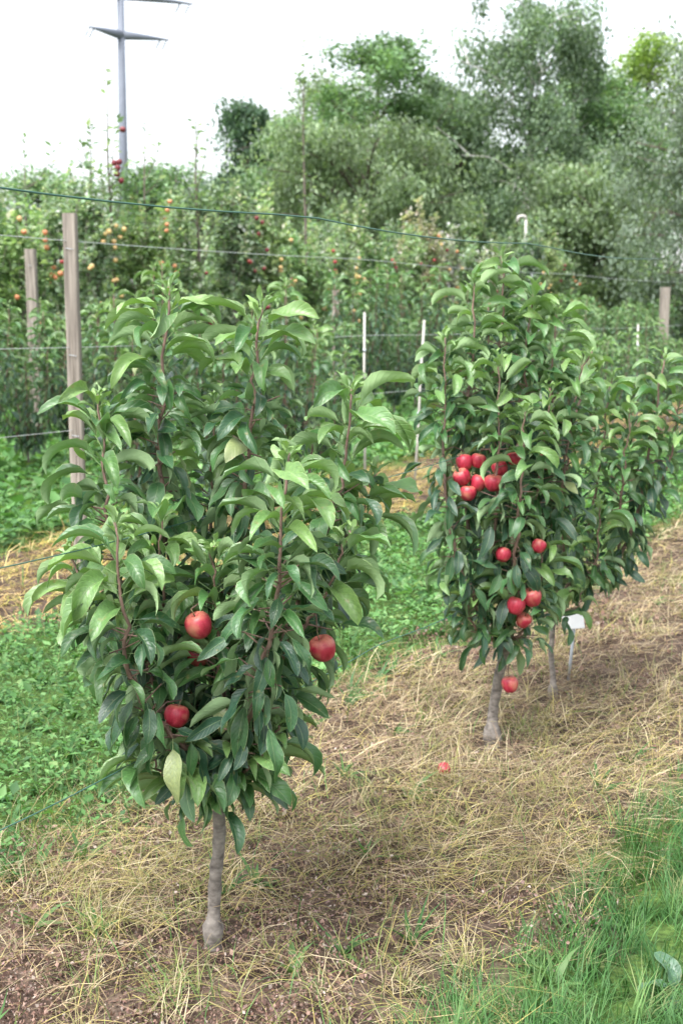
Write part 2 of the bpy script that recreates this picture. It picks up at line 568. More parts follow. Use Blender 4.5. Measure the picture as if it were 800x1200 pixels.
def scatter(n, t0, t1, ymax, ymin=2.0, fall=1.6, d0=3.0, margin=1.0):
    """points on a strip between row offsets t0..t1, inside the view and a metre beside it, thinning with distance"""
    s0, s1 = -6.0, 40.0
    t = rng.uniform(t0, t1, n); s = rng.uniform(s0, s1, n)
    x = P1[0] + RD[0] * s + RN[0] * t; y = P1[1] + RD[1] * s + RN[1] * t
    k = (y > ymin) & (y < ymax) & (np.abs(x) < 0.275 * y + margin) & (rng.random(n) < np.minimum(1, (d0 / np.maximum(y, .1)) ** fall))
    return x[k], y[k], t[k]


def pick(pal, w, n):
    pal = np.array(pal); w = np.array(w, float)
    idx = rng.choice(len(pal), n, p=w / w.sum())
    return pal[idx]


def dry_factor(x, y, t):
    return vnoise(x * 1.7, y * 1.7, 11) * 0.65 + vnoise(x * 5.3, y * 5.3, 12) * 0.35


STRAW_PAL = [(0.34, 0.265, 0.17), (0.48, 0.42, 0.31), (0.29, 0.215, 0.165), (0.37, 0.32, 0.135), (0.26, 0.265, 0.10), (0.16, 0.11, 0.085), (0.14, 0.20, 0.065)]


def clear_feet(x, y, r):
    return ((x - P1[0]) ** 2 + (y - P1[1] + .03) ** 2 > r * r) & ((x - P2[0]) ** 2 + (y - P2[1] + .03) ** 2 > r * r)


def weed_zone(x, y):
    """1 where reddish dead weeds replace the straw: round the front trunk and before it"""
    n = vnoise(x * 2.3, y * 2.3, 31) * 0.6 + vnoise(x * 7, y * 7, 32) * 0.4
    w = np.clip((3.3 - y) / .6, 0, 1) * np.clip((.45 - x) / .8, 0, 1)
    return np.clip(w * 1.25 + (n - .62) * 1.8, 0, 1)


def build_dry():
    parts = []
    # long fallen grass straws along both dry strips
    for (t0, t1, n, ymax, d0, gw) in ((-1.0, 0.85, 760000, 14, 3.0, 1.0), (-4.5, -2.5, 330000, 22, 6.5, 1.5), (-1.0, 0.85, 20000, 30, 9, 2.5)):
        x, y, t = scatter(n, t0, t1, ymax, ymin=8.0 if gw > 2 else 2.0, fall=1.3, d0=d0)
        ed = dry_factor(x, y, t)
        keep = (rng.random(len(x)) < np.clip((ed - .22) * 2.2, .06, 1)) & ((t > t0 + 0.3 * rng.random(len(x))) & (t < t1 - 0.3 * rng.random(len(x)))) & clear_feet(x, y, .05 + .07 * rng.random(len(x))) & (rng.random(len(x)) > .86 * weed_zone(x, y))
        x, y, t = x[keep], y[keep], t[keep]
        n = len(x)
        w1 = vnoise(x * 1.1, y * 1.1, 21)
        pal = np.array(STRAW_PAL)
        warm = pick(STRAW_PAL, [3, 4, 4.5, .6, 0.2, 3, 0.1], n)
        yel = pick(STRAW_PAL, [3, 3, 1.5, 3, 2.5, 0.8, 1.2], n)
        side_ = np.clip((np.abs(t + 0.0) - 0.25) * 1.2, 0, 0.5)
        sel = (rng.random(n) < np.clip((w1 - 0.36) * 2.8 + side_, 0.12, 0.95))[:, None]
        col = np.where(sel, yel, warm) * rng.uniform(0.75, 1.2, (n, 1))
        ln = np.where(rng.random(n) < .1, rng.uniform(0.15, 0.36, n), rng.uniform(0.02, 0.15, n)) * (1 + 0.15 * (gw - 1))
        P = np.stack([x, y, gz(x, y) + rng.uniform(0.002, 0.05, n)], 1)
        az = rng.uniform(0, 2 * math.pi, n)
        e0 = np.abs(rng.normal(0, 0.4, n)); bend = e0 * rng.uniform(0.8, 2.2, n) + rng.uniform(-0.1, 0.3, n)
        if t0 < -4: col = col * np.array([1.3, 1.22, .95])
        col = col * np.array([1.04, 1.0, .88]) * (0.66 + 0.7 * vnoise(x * 6.1, y * 6.1, 25))[:, None]
        parts.append(blades(P, az, ln, rng.uniform(0.0008, 0.0023, n) * gw * np.clip(y / 4.0, 1, 1.8), e0, bend, rng.normal(0, 0.38, n), 3, col, flat=0.3))
    # standing and leaning tufts, half dead and yellowish
    tx, ty, tt = scatter(15000, -1.15, 0.8, 11, fall=1.0, d0=3.0)
    k = rng.random(len(tx)) < np.clip((vnoise(tx * 1.9, ty * 1.9, 26) - .38) * 2.4 + np.clip((-tt - .35) * .9, 0, .5), .03, 1)
    k &= clear_feet(tx, ty, .12) & (rng.random(len(tx)) > .88 * weed_zone(tx, ty))
    tx, ty = tx[k], ty[k]; nb = 14; m = len(tx); n = m * nb
    x = np.repeat(tx, nb) + rng.normal(0, .015, n); y = np.repeat(ty, nb) + rng.normal(0, .015, n)
    base = np.repeat(pick([(0.36, 0.32, 0.15), (0.28, 0.29, 0.11), (0.20, 0.25, 0.08), (0.46, 0.39, 0.25), (0.14, 0.21, 0.07)], [3, 3, 2, 3, 1.3], m), nb, 0)
    P = np.stack([x, y, gz(x, y)], 1)
    ln = np.repeat(rng.uniform(.05, .15, m), nb) * rng.uniform(.5, 1.3, n)
    parts.append(blades(P, np.repeat(rng.uniform(0, 6.28, m), nb) + rng.normal(0, 1.0, n), ln, rng.uniform(.0012, .0032, n) * np.clip(y / 4, 1, 1.8), rng.uniform(.35, 1.45, n), rng.uniform(.4, 2.0, n), rng.normal(0, .5, n), 3, base * rng.uniform(.7, 1.25, (n, 1))))
    V, Q, C = join(parts)
    o = link('dry_grass', np_mesh('dry_grass', V, Q, M['straw'], col=C))
    tag(o, 'matted straw coloured dry grass lying along the tree rows', 'dry grass', kind='stuff')

    # crumbs of dead weeds: small reddish brown flakes in heaps
    parts = []
    x, y, t = scatter(2400000, -1.0, 0.8, 7, fall=1.5, d0=3.0, margin=.6)
    d = vnoise(x * 2.3, y * 2.3, 31) * 0.6 + vnoise(x * 7, y * 7, 32) * 0.4
    near_base = np.exp(-((x - P1[0]) ** 2 + (y - P1[1] + 0.15) ** 2) / 0.35)
    wz = weed_zone(x, y)
    keep = rng.random(len(x)) < 0.05 + .95 * wz
    x, y = x[keep], y[keep]; n = len(x)
    col = pick([(0.23, 0.135, 0.105), (0.31, 0.205, 0.165), (0.10, 0.06, 0.05), (0.40, 0.33, 0.29), (0.25, 0.165, 0.15)], [4, 4, 3, 1.4, 3], n) * rng.uniform(0.7, 1.25, (n, 1))
    hh = d[keep]
    P = np.stack([x, y, gz(x, y) + rng.uniform(0.0, 1, n) ** 1.5 * np.clip(hh - 0.2, 0, 1) * 0.13], 1)
    D = rng.normal(0, 1, (n, 3)); D /= np.linalg.norm(D, axis=1, keepdims=True)
    Nn = np.cross(D, rng.normal(0, 1, (n, 3))); Nn /= np.linalg.norm(Nn, axis=1, keepdims=True)
    L_ = rng.uniform(0.004, 0.012, n) * np.where(rng.random(n) < .06, 1.7, 1) * np.clip(y / 3.0, 1, 2.0)
    V, T, C = rhombi(P, D, Nn, L_, L_ * rng.uniform(0.4, 0.9, n), rng.uniform(-.3, .3, n), col)
    o = link('dead_weed_litter', np_mesh('dead_weed_litter', V, T, M['straw'], col=C, smooth=False))
    tag(o, 'reddish brown crumbs of dead weeds heaped round the front trunk', 'litter', kind='stuff')


build_dry()


def build_green():
    # lush low weeds between the rows
    parts = []
    for (t0, t1, n, ymax, d0, sz) in ((-2.75, -0.66, 380000, 16, 4.4, 1.0), (-7.7, -4.0, 170000, 30, 9, 1.8), (-13.0, -7.2, 40000, 40, 14, 3.0)):
        x, y, t = scatter(n, t0, t1, ymax, fall=1.2, d0=d0)
        k = (t > t0 + 0.35 * vnoise(x * 3, y * 3, 41)) & (t < t1 - 0.4 * vnoise(x * 3, y * 3, 42))
        k &= rng.random(len(x)) < 0.35 + vnoise(x * 2.2, y * 2.2, 43)
        x, y = x[k], y[k]; n = len(x)
        hmap = 0.03 + 0.11 * vnoise(x * 2.9, y * 2.9, 44) + 0.05 * vnoise(x * 9, y * 9, 45)
        z = gz(x, y) + hmap * rng.uniform(0.15, 1, n) ** 0.6
        P = np.stack([x, y, z], 1)
        a = rng.uniform(0, 2 * math.pi, n); e = rng.normal(0.1, 0.4, n)
        D = np.stack([np.cos(a) * np.cos(e), np.sin(a) * np.cos(e), np.sin(e)], 1)
        Nn = np.array([0, 0, 1.0]) - D * D[:, 2:3]
        Nn += rng.normal(0, 0.25, (n, 3)); Nn -= D * np.sum(Nn * D, 1, keepdims=True); Nn /= np.linalg.norm(Nn, axis=1, keepdims=True)
        L_ = rng.uniform(0.012, 0.03, n) * np.where(rng.random(n) < .12, 1.9, 1) * sz * np.clip(y / 5, 1, 2)
        col = pick([(0.085, 0.20, 0.06), (0.12, 0.26, 0.08), (0.165, 0.31, 0.11), (0.055, 0.14, 0.045), (0.21, 0.32, 0.12)], [3, 4, 3, 2.5, 1], n) * rng.uniform(0.8, 1.2, (n, 1))
        col *= (0.8 + 0.4 * vnoise(x * 1.6, y * 1.6, 46))[:, None]
        parts.append(rhombi(P, D, Nn, L_, L_ * rng.uniform(0.35, 0.75, n), rng.uniform(0.02, .3, n), col))
    V, T, C = join(parts)
    o = link('low_weeds', np_mesh('low_weeds', V, T, M['grass'], col=C))
    tag(o, 'lush low green weeds and clover between the tree rows', 'weeds', kind='stuff')

    parts = []
    # alley grass among the weeds, and a thin green growth over the dry strip
    for (t0, t1, n, ymax, d0, lo, hi, w, dens) in ((-2.75, -0.7, 70000, 14, 4.0, .06, .2, .003, 1), (-7.7, -4.0, 60000, 28, 9, .08, .22, .006, 1), (-1.0, 0.8, 26000, 10, 3.0, .05, .18, .0026, .5), (-4.5, -2.5, 10000, 20, 6, .06, .18, .005, .4)):
        x, y, t = scatter(n, t0, t1, ymax, fall=1.2, d0=d0)
        k = rng.random(len(x)) < dens * (0.3 + vnoise(x * 2.6, y * 2.6, 51) ** 2 * 1.3)
        x, y = x[k], y[k]; n = len(x)
        P = np.stack([x, y, gz(x, y)], 1)
        col = pick([(0.085, 0.20, 0.055), (0.13, 0.26, 0.075), (0.19, 0.28, 0.10), (0.27, 0.30, 0.13)], [3, 3, 2, 1], n) * rng.uniform(0.8, 1.15, (n, 1))
        parts.append(blades(P, rng.uniform(0, 6.28, n), rng.uniform(lo, hi, n), w * rng.uniform(.7, 1.4, n), rng.uniform(0.7, 1.5, n), rng.uniform(0.3, 1.9, n), rng.normal(0, .3, n), 3, col))
    # broad leaved rosettes (dandelion and plantain) among the weeds
    rx, ry, rt_ = scatter(5200, -2.7, -0.6, 14, fall=.9, d0=4)
    rx2, ry2, _ = scatter(400, -.8, .8, 8, fall=1, d0=3)
    rx = np.concatenate([rx, rx2]); ry = np.concatenate([ry, ry2]); nb = 9; n = len(rx) * nb
    x = np.repeat(rx, nb); y = np.repeat(ry, nb)
    P = np.stack([x, y, gz(x, y)], 1)
    rc = np.repeat(pick([(0.06, 0.15, 0.045), (0.09, 0.19, 0.06), (0.13, 0.22, 0.08)], [2, 3, 1], len(rx)), nb, 0)
    parts.append(blades(P, rng.uniform(0, 6.28, n), rng.uniform(.05, .15, n), rng.uniform(.008, .022, n), rng.uniform(.3, 1.2, n), rng.uniform(.2, 1.5, n), rng.normal(0, .3, n), 3, rc * rng.uniform(.75, 1.25, (n, 1)), flat=.3))
    # the grass path on the right: dense tufts of longer blades
    tx, ty, tt = scatter(56000, 0.4, 3.2, 16, fall=1.3, d0=3.0, margin=0.8)
    k = tt > 0.5 + 0.4 * vnoise(tx * 2.4, ty * 2.4, 61)
    tx, ty = tx[k], ty[k]
    nb = 16
    x = np.repeat(tx, nb) + rng.normal(0, 0.018, len(tx) * nb); y = np.repeat(ty, nb) + rng.normal(0, 0.018, len(tx) * nb)
    n = len(x)
    taz = np.repeat(rng.uniform(0, 6.28, len(tx)), nb); tl = np.repeat(rng.uniform(0.05, 0.165, len(tx)) * (0.6 + 0.7 * vnoise(tx * 2, ty * 2, 62)), nb)
    tc_ = np.repeat(pick([(0.05, 0.135, 0.038), (0.07, 0.175, 0.048), (0.095, 0.205, 0.07), (0.13, 0.235, 0.075), (0.22, 0.26, 0.11)], [3, 4, 3, 2, .6], len(tx)), nb, 0)
    P = np.stack([x, y, gz(x, y)], 1)
    parts.append(blades(P, taz + rng.normal(0, 0.9, n), tl * rng.uniform(0.6, 1.2, n), rng.uniform(.0018, .0044, n), rng.uniform(0.7, 1.5, n), rng.uniform(0.3, 1.7, n), rng.normal(0, .25, n), 3, tc_ * rng.uniform(0.75, 1.25, (n, 1))))
    V, Q, C = join(parts)
    o = link('green_grass', np_mesh('green_grass', V, Q, M['grass'], col=C))
    tag(o, 'fresh green grass in tufts along the path and alleys', 'grass', kind='stuff')


build_green()


# ------------------------------------------------------------------ apple leaves
def leaf_variant(seed, arch, fold, convex, twist, curve, wave, width):
    """one leaf of unit blade length along +X, upper face +Z, with its petiole; returns V, Q, UV"""
    r = random.Random(seed)
    nl, vs = 8, (-1, -0.55, 0, 0.55, 1)
    pet = 0.26
    V = []; UV = []; Q = []
    pos = np.array([pet, 0, 0.0]); ang = 0.0
    phw = r.uniform(0, 6.28); ph2 = r.uniform(0, 6.28)
    for i in range(nl + 1):
        t = i / nl
        th = -arch * (t ** 1.15)
        ps = curve * (t - 0.15)
        fwd = np.array([math.cos(th) * math.cos(ps), math.sin(ps) * math.cos(th), math.sin(th)])
        side = np.array([-math.sin(ps), math.cos(ps), 0])
        nrm = np.cross(fwd, side)
        tw = twist * t
        s2 = side * math.cos(tw) + nrm * math.sin(tw); n2 = nrm * math.cos(tw) - side * math.sin(tw)
        sh = (math.sin(math.pi * min(1, (t * 0.93 + 0.035)) ** 0.82)) ** 0.85
        if i == 0: sh = 0.06
        if i == nl: sh = 0.015
        w = width / 2 * sh
        for v in vs:
            f = fold * (1 - 0.3 * t)
            lat = w * v * math.cos(f)
            up = w * abs(v) * math.sin(f) - convex * w * v * v
            if abs(v) == 1:
                up += wave * w * math.sin(t * 9 + (phw if v > 0 else ph2))
            V.append(pos + s2 * lat + n2 * up)
            UV.append((0.5 + v / 2, t))
        if i < nl:
            thm = -arch * (((i + .5) / nl) ** 1.15); psm = curve * ((i + .5) / nl - 0.15)
            pos = pos + np.array([math.cos(thm) * math.cos(psm), math.sin(psm) * math.cos(thm), math.sin(thm)]) / nl
    k = len(vs)
    for i in range(nl):
        for j in range(k - 1):
            a = i * k + j
            Q.append((a, a + k, a + k + 1, a + 1))
    b = len(V)
    for x_, z_ in ((0, -0.02), (pet + 0.02, 0.0)):
        for q in range(3):
            an = q * 2 * math.pi / 3 + math.pi / 2
            V.append(np.array([x_, 0.010 * math.cos(an), z_ + 0.010 * math.sin(an) - 0.006]))
            UV.append((0.5, 0.02))
    for q in range(3):
        q2 = (q + 1) % 3
        Q.append((b + q, b + q2, b + 3 + q2, b + 3 + q))
    return np.array(V), np.array(Q), np.array(UV)


LEAFV = []          # 0..17 shoot leaves: folded along the midrib and recurved; 18..35 older hanging leaves
_r = random.Random(3)
for i in range(18):
    arch = R(40 + 95 * (i / 17.0))
    LEAFV.append(dict(arch=arch, fam=0, data=leaf_variant(i, arch, R(_r.uniform(34, 72)), _r.uniform(0.0, 0.35), R(_r.uniform(-60, 60)), R(_r.uniform(-45, 45)), _r.uniform(0.08, 0.36), _r.uniform(0.37, 0.52))))
for i in range(18):
    arch = R(10 + 85 * (i / 17.0))
    LEAFV.append(dict(arch=arch, fam=1, data=leaf_variant(50 + i, arch, R(_r.uniform(16, 52)), _r.uniform(0.0, 0.3), R(_r.uniform(-75, 75)), R(_r.uniform(-38, 38)), _r.uniform(0.08, 0.36), _r.uniform(0.33, 0.46))))
for i, lv in enumerate(LEAFV):
    V, Q, UV = lv['data']
    lv['mesh'] = np_mesh('leaf', V, Q, M['leaf'], uv=UV)


def leaf_frame(D, roll, upref=np.array([0, 0, 1.0])):
    D = D / np.linalg.norm(D)
    n = upref - D * (upref @ D)
    if np.linalg.norm(n) < 1e-3: n = np.array([1.0, 0, 0]) - D * D[0]
    n /= np.linalg.norm(n)
    s = np.cross(n, D)
    c, si = math.cos(roll), math.sin(roll)
    n2 = n * c + s * si; s2 = np.cross(n2, D)
    return np.stack([D, s2, n2], 1)       # columns


def smooth_path(pts, n):
    """Catmull-Rom through the points, n samples, with arc length"""
    P = [np.asarray(p, float) for p in pts]
    P = [2 * P[0] - P[1]] + P + [2 * P[-1] - P[-2]]
    out = []
    m = len(P) - 3
    for i in range(n):
        u = i / (n - 1) * m
        k = min(int(u), m - 1); f = u - k
        a, b, c, d = P[k:k + 4]
        out.append(0.5 * (2 * b + (c - a) * f + (2 * a - 5 * b + 4 * c - d) * f * f + (3 * b - a - 3 * c + d) * f ** 3))
    out = np.array(out)
    s = np.concatenate([[0], np.cumsum(np.linalg.norm(np.diff(out, axis=0), axis=1))])
    return out, s


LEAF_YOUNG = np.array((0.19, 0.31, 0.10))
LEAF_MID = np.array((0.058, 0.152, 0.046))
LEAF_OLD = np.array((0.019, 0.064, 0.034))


def columnar_tree(name, label, group, base, trunk, trunk_r, leaders, rs, keepouts=(), max_parts=300, scale=1.0,
                  leaf_len=(0.105, 0.155), internode=0.0195, bare=0.10, cat='tree', bulge=True, detail=10, stemr=0.0085):
    """trunk and leaders are lists of world points; every leader carries spirals of large leaves"""
    r = random.Random(rs)
    root = empty(name, base)
    tag(root, label, cat, group)
    B = np.array(base)
    # trunk with the swollen graft at its foot
    P, s = smooth_path(trunk, 26)
    rad = []
    for i in range(len(P)):
        f = s[i] / s[-1]
        q = trunk_r * (1.05 - 0.2 * f)
        if bulge:
            q *= 1 + 0.75 * math.exp(-((s[i] - 0.055) / 0.024) ** 2) + 0.45 * math.exp(-(s[i] / 0.04) ** 2)
        q *= 1 + 0.05 * math.sin(i * 2.7)
        rad.append(q)
    mb = MB(); mb.tube(P - B, rad, 14)
    for q in range(len(P) * 14):
        c_ = P[q // 14] - B; v_ = np.array(mb.v[q]) - c_
        k_ = 0.86 + 0.28 * float(vnoise((q % 14) * .55, c_[2] * 55, rs)) + (0.16 * float(vnoise((q % 14) * .9, c_[2] * 160, rs + 5)) - .08)
        mb.v[q] = tuple(c_ + v_ * k_)
    mb.build('trunk', M['trunk_bark'], root)
    leaves = []      # (origin, frame, scale, variant, colour)
    apx = [(k[0], k[1], k[2], k[3]) for k in keepouts]
    paths = []
    for li, ld in enumerate(leaders):
        P, s = smooth_path(ld['pts'], 26)
        jit = np.array([[r.gauss(0, 0.004), r.gauss(0, 0.004), 0] for _ in P]); jit[0] = 0
        P = P + jit
        Lt = s[-1]
        rad = [max(0.0028, stemr * ld.get('r', 1) * (1 - 0.72 * (x / Lt))) for x in s]
        mb = MB(); mb.tube(P - B, rad, 7); mb.build('branch', M['young_bark'], root)
        paths.append(P)
        bare_l = ld.get('bare', bare)
        x = Lt - 0.002; k = 0; az0 = r.uniform(0, 6.28)
        while x > bare_l * min(1.0, Lt / 0.5):
            dt = Lt - x
            p = np.array([np.interp(x, s, P[:, c]) for c in range(3)])
            tan = np.array([np.interp(min(x + .02, Lt), s, P[:, c]) - np.interp(max(x - .02, 0), s, P[:, c]) for c in range(3)])
            tan /= np.linalg.norm(tan) + 1e-9
            reps = 1
            if dt > 0.2: reps = 1 if r.random() < 0.2 else 2 if r.random() < 0.65 else 3
            for q in range(reps):
                az = az0 + k * 2.39996 + r.gauss(0, 0.25); k += 1
                if dt < 0.05:
                    el = R(r.uniform(45, 80)); L_ = r.uniform(0.35, 0.75) * leaf_len[0]; arch = R(r.uniform(20, 85)); age = r.uniform(0, .3); fam = 0
                elif dt < 0.2:
                    el = R(r.uniform(14, 55)); L_ = r.uniform(0.85, 1.25) * leaf_len[1]; arch = R(r.uniform(70, 135)); age = r.uniform(.1, .65); fam = 0
                elif dt < 0.38:
                    el = R(r.uniform(-20, 38)); L_ = r.uniform(*leaf_len); arch = R(r.uniform(55, 115)); age = r.uniform(.5, 1.0); fam = 0 if r.random() < .65 else 1
                else:
                    el = R(r.uniform(-78, 2)); L_ = r.uniform(*leaf_len) * r.uniform(0.7, 1.12); arch = R(r.uniform(10, 80)); age = r.uniform(.7, 1.25); fam = 1
                arch = max(R(8), min(arch, el + R(96)))
                # direction about the shoot
                h = np.array([math.cos(az), math.sin(az), 0]); h -= tan * (h @ tan) * 0.6
                h /= np.linalg.norm(h)
                D = h * math.cos(el) + np.array([0, 0, 1.0]) * math.sin(el)
                Fm = leaf_frame(D, R(r.gauss(0, 27)))
                vi = min(range(18 * fam, 18 * fam + 18), key=lambda j: abs(LEAFV[j]['arch'] - arch) + R(18) * r.random())
                # short spurs hold the older leaves away from the wood
                off = r.uniform(0.0, 0.075) if (dt > 0.24 and reps > 1 and r.random() < .75) else 0.0
                sv = h + np.array([r.gauss(0, .25), r.gauss(0, .25), r.uniform(-.1, .95)]); sv /= np.linalg.norm(sv)
                o = p + sv * off * .9 + h * .002
                age = min(1.25, max(0, age))
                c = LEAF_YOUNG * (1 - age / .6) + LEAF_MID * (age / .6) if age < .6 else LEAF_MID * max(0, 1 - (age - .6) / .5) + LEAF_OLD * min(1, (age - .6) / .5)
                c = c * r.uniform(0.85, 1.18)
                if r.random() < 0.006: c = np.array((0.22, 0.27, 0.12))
                W = (LEAFV[vi]['data'][0] * L_ * scale) @ Fm.T + o
                bad = False
                if apx:
                    qx, qy, qd = to_px(W)
                    for (ax, ay, ar, ad) in apx:
                        if np.any((qd < ad + 0.03) & ((qx - ax) ** 2 + (qy - ay) ** 2 < (ar) ** 2)):
                            bad = True; break
                if bad: continue
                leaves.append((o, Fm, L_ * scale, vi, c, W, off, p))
            x -= internode * r.uniform(0.7, 1.3) * (1.0 if dt > 0.2 else .8 if dt > 0.05 else 0.36)
    # the largest and nearest ones as single parts
    vis = []
    for i, lf in enumerate(leaves):
        qx, qy, qd = to_px(lf[5][18:19])
        vis.append((qd[0] - 0.35 * lf[2], i))
    vis.sort()
    single = set(i for _, i in vis[:max_parts])
    restV, restQ, restUV, restC = [], [], [], []
    nb = 0
    spur = MB(); nsp = 0
    for i, (o, Fm, L_, vi, c, W, off, p) in enumerate(leaves):
        if off > 0.012:
            spur.tube([p - B, o - B + Fm[:, 0] * 0.004], [0.0024, 0.0016], 4, cap=False); nsp += 1
        if i in single:
            ob = link('leaf', LEAFV[vi]['mesh'], root)
            m4 = Matrix.Identity(4)
            for a in range(3):
                for b in range(3): m4[a][b] = Fm[a, b] * L_
                m4[a][3] = o[a] - B[a]
            ob.matrix_local = m4
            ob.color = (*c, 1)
        else:
            V, Q, UV = LEAFV[vi]['data']
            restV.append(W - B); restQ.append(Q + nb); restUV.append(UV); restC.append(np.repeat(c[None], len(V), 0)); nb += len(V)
    if nsp: spur.build('spur_twigs', M['young_bark'], root)['kind'] = 'stuff'
    if restV:
        ob = link('leaf_mass', np_mesh('leaf_mass', np.concatenate(restV), np.concatenate(restQ), M['leaf_col'], uv=np.concatenate(restUV), col=np.concatenate(restC)), root)
        ob['kind'] = 'stuff'
    return root, paths


# ------------------------------------------------------------------ apples
def lathe(profile, n):
    V = []; Q = []
    for (rr, z) in profile:
        for j in range(n):
            a = 2 * math.pi * j / n
            k = 1 + 0.025 * math.cos(5 * a) * (1 if z < 0 else 0.3)
            V.append((rr * k * math.cos(a), rr * k * math.sin(a), z))
    for i in range(len(profile) - 1):
        for j in range(n):
            k = (j + 1) % n
            Q.append((i * n + j, i * n + k, (i + 1) * n + k, (i + 1) * n + j))
    return V, Q


APROF = [(0.0005, -0.72), (0.12, -0.78), (0.25, -0.86), (0.42, -0.88), (0.66, -0.72), (0.86, -0.42), (0.98, -0.05), (1.0, 0.22), (0.94, 0.5), (0.78, 0.74), (0.56, 0.86), (0.36, 0.86), (0.2, 0.76), (0.09, 0.62), (0.0005, 0.56)]


def apple_mesh(mat, n=20, prof=APROF):
    mb = MB(); V, Q = lathe(prof, n); mb.add(V, Q)
    return mb.mesh('apple', mat)


AM = {k: apple_mesh(M[k]) for k in ('apple_red', 'apple_dark', 'apple_yellow', 'apple_orange')}
AML = {k: apple_mesh(M['apple_bright' if k == 'apple_red' else k], 10, APROF[::2]) for k in AM}
_mb = MB(); _mb.tube([(0, 0, 0.5), (0.03, 0.02, 0.95), (0.12, 0.05, 1.35)], [0.055, 0.045, 0.06], 6); STEM_ME = _mb.mesh('stem', M['stem'])
_mb = MB()
for j in range(5):
    a = 2 * math.pi * j / 5
    _mb.add([(0.05 * math.cos(a - .6), 0.05 * math.sin(a - .6), -0.76), (0.05 * math.cos(a + .6), 0.05 * math.sin(a + .6), -0.76), (0.19 * math.cos(a), 0.19 * math.sin(a), -0.93)], [(0, 1, 2)])
CALYX_ME = _mb.mesh('calyx', M['calyx'])


def hang_apple(pos, rad, label, group, paths=None, mat='apple_red', tilt=None, low=False, stem_len=1.35):
    o = link('apple', (AML if low else AM)[mat])
    o.location = pos; o.scale = (rad * random.uniform(.95, 1.03), rad * random.uniform(.95, 1.03), rad * random.uniform(.95, 1.06))
    tl = tilt if tilt is not None else (R(random.uniform(-25, 25)), R(random.uniform(-25, 25)))
    o.rotation_euler = (tl[0], tl[1], random.uniform(0, 6.28))
    tag(o, label, 'apple', group)
    if not low:
        link('stem', STEM_ME, o); link('calyx', CALYX_ME, o)
        if paths:
            # a thin fruit twig from the stem to the nearest branch
            Mx = Matrix.LocRotScale(Vector(pos), o.rotation_euler, o.scale)
            tip = np.array(Mx @ Vector((0.12, 0.05, 1.33)))
            best = min((np.linalg.norm(P[i] - tip), P[i][2] - 0, tuple(P[i])) for P in paths for i in range(len(P)) if P[i][2] > tip[2] - 0.03)
            tgt = np.array(best[2])
            mid = (tip + tgt) / 2 + np.array([0, 0, 0.015])
            inv = Mx.inverted()
            mb = MB(); mb.tube([np.array(inv @ Vector(q)) for q in (tip - (mid - tip) * 0.02, mid, tgt)], [0.05, 0.06, 0.07], 5)
            mb.build('fruit_twig', M['young_bark'], o)
    return o


# ------------------------------------------------------------------ the three foreground trees
def L3(Y0, pts):
    return [at(x, y, Y0 + dy) for (x, y, dy) in pts]


Y1, Y2 = P1[1], P2[1]
P3 = ground_at(648, 818)
Y3 = P3[1]
A1 = [(233, 733, 16.5, Y1 - 0.20), (378, 760, 17, Y1 - 0.14), (207, 839, 15, Y1 - 0.14)]
A2 = [(541, 559, 10.5, Y2 - 0.16), (548, 578, 10, Y2 - 0.17), (578, 566, 11, Y2 - 0.18), (560, 566, 10, Y2 - 0.15), (585, 549, 10, Y2 - 0.14), (602, 537, 8.5, Y2 - 0.16), (544, 542, 10, Y2 - 0.13), (560, 540, 9, Y2 - 0.13),
      (589, 650, 9.5, Y2 - 0.2), (631, 640, 9, Y2 - 0.2), (604, 710, 11, Y2 - 0.2), (623, 700, 11.5, Y2 - 0.19), (613, 727, 9.5, Y2 - 0.17), (597, 802, 10, Y2 - 0.08)]


def keep(A, f=0.72):
    out = []
    for (x, y, r, Y) in A:
        p = at(x, y, Y); qd = to_px(p)[2][0]
        out.append((x, y, r * f, qd))
    return out


SIGN_K = (675, 732, 5, to_px(ground_at(665, 792))[2][0])


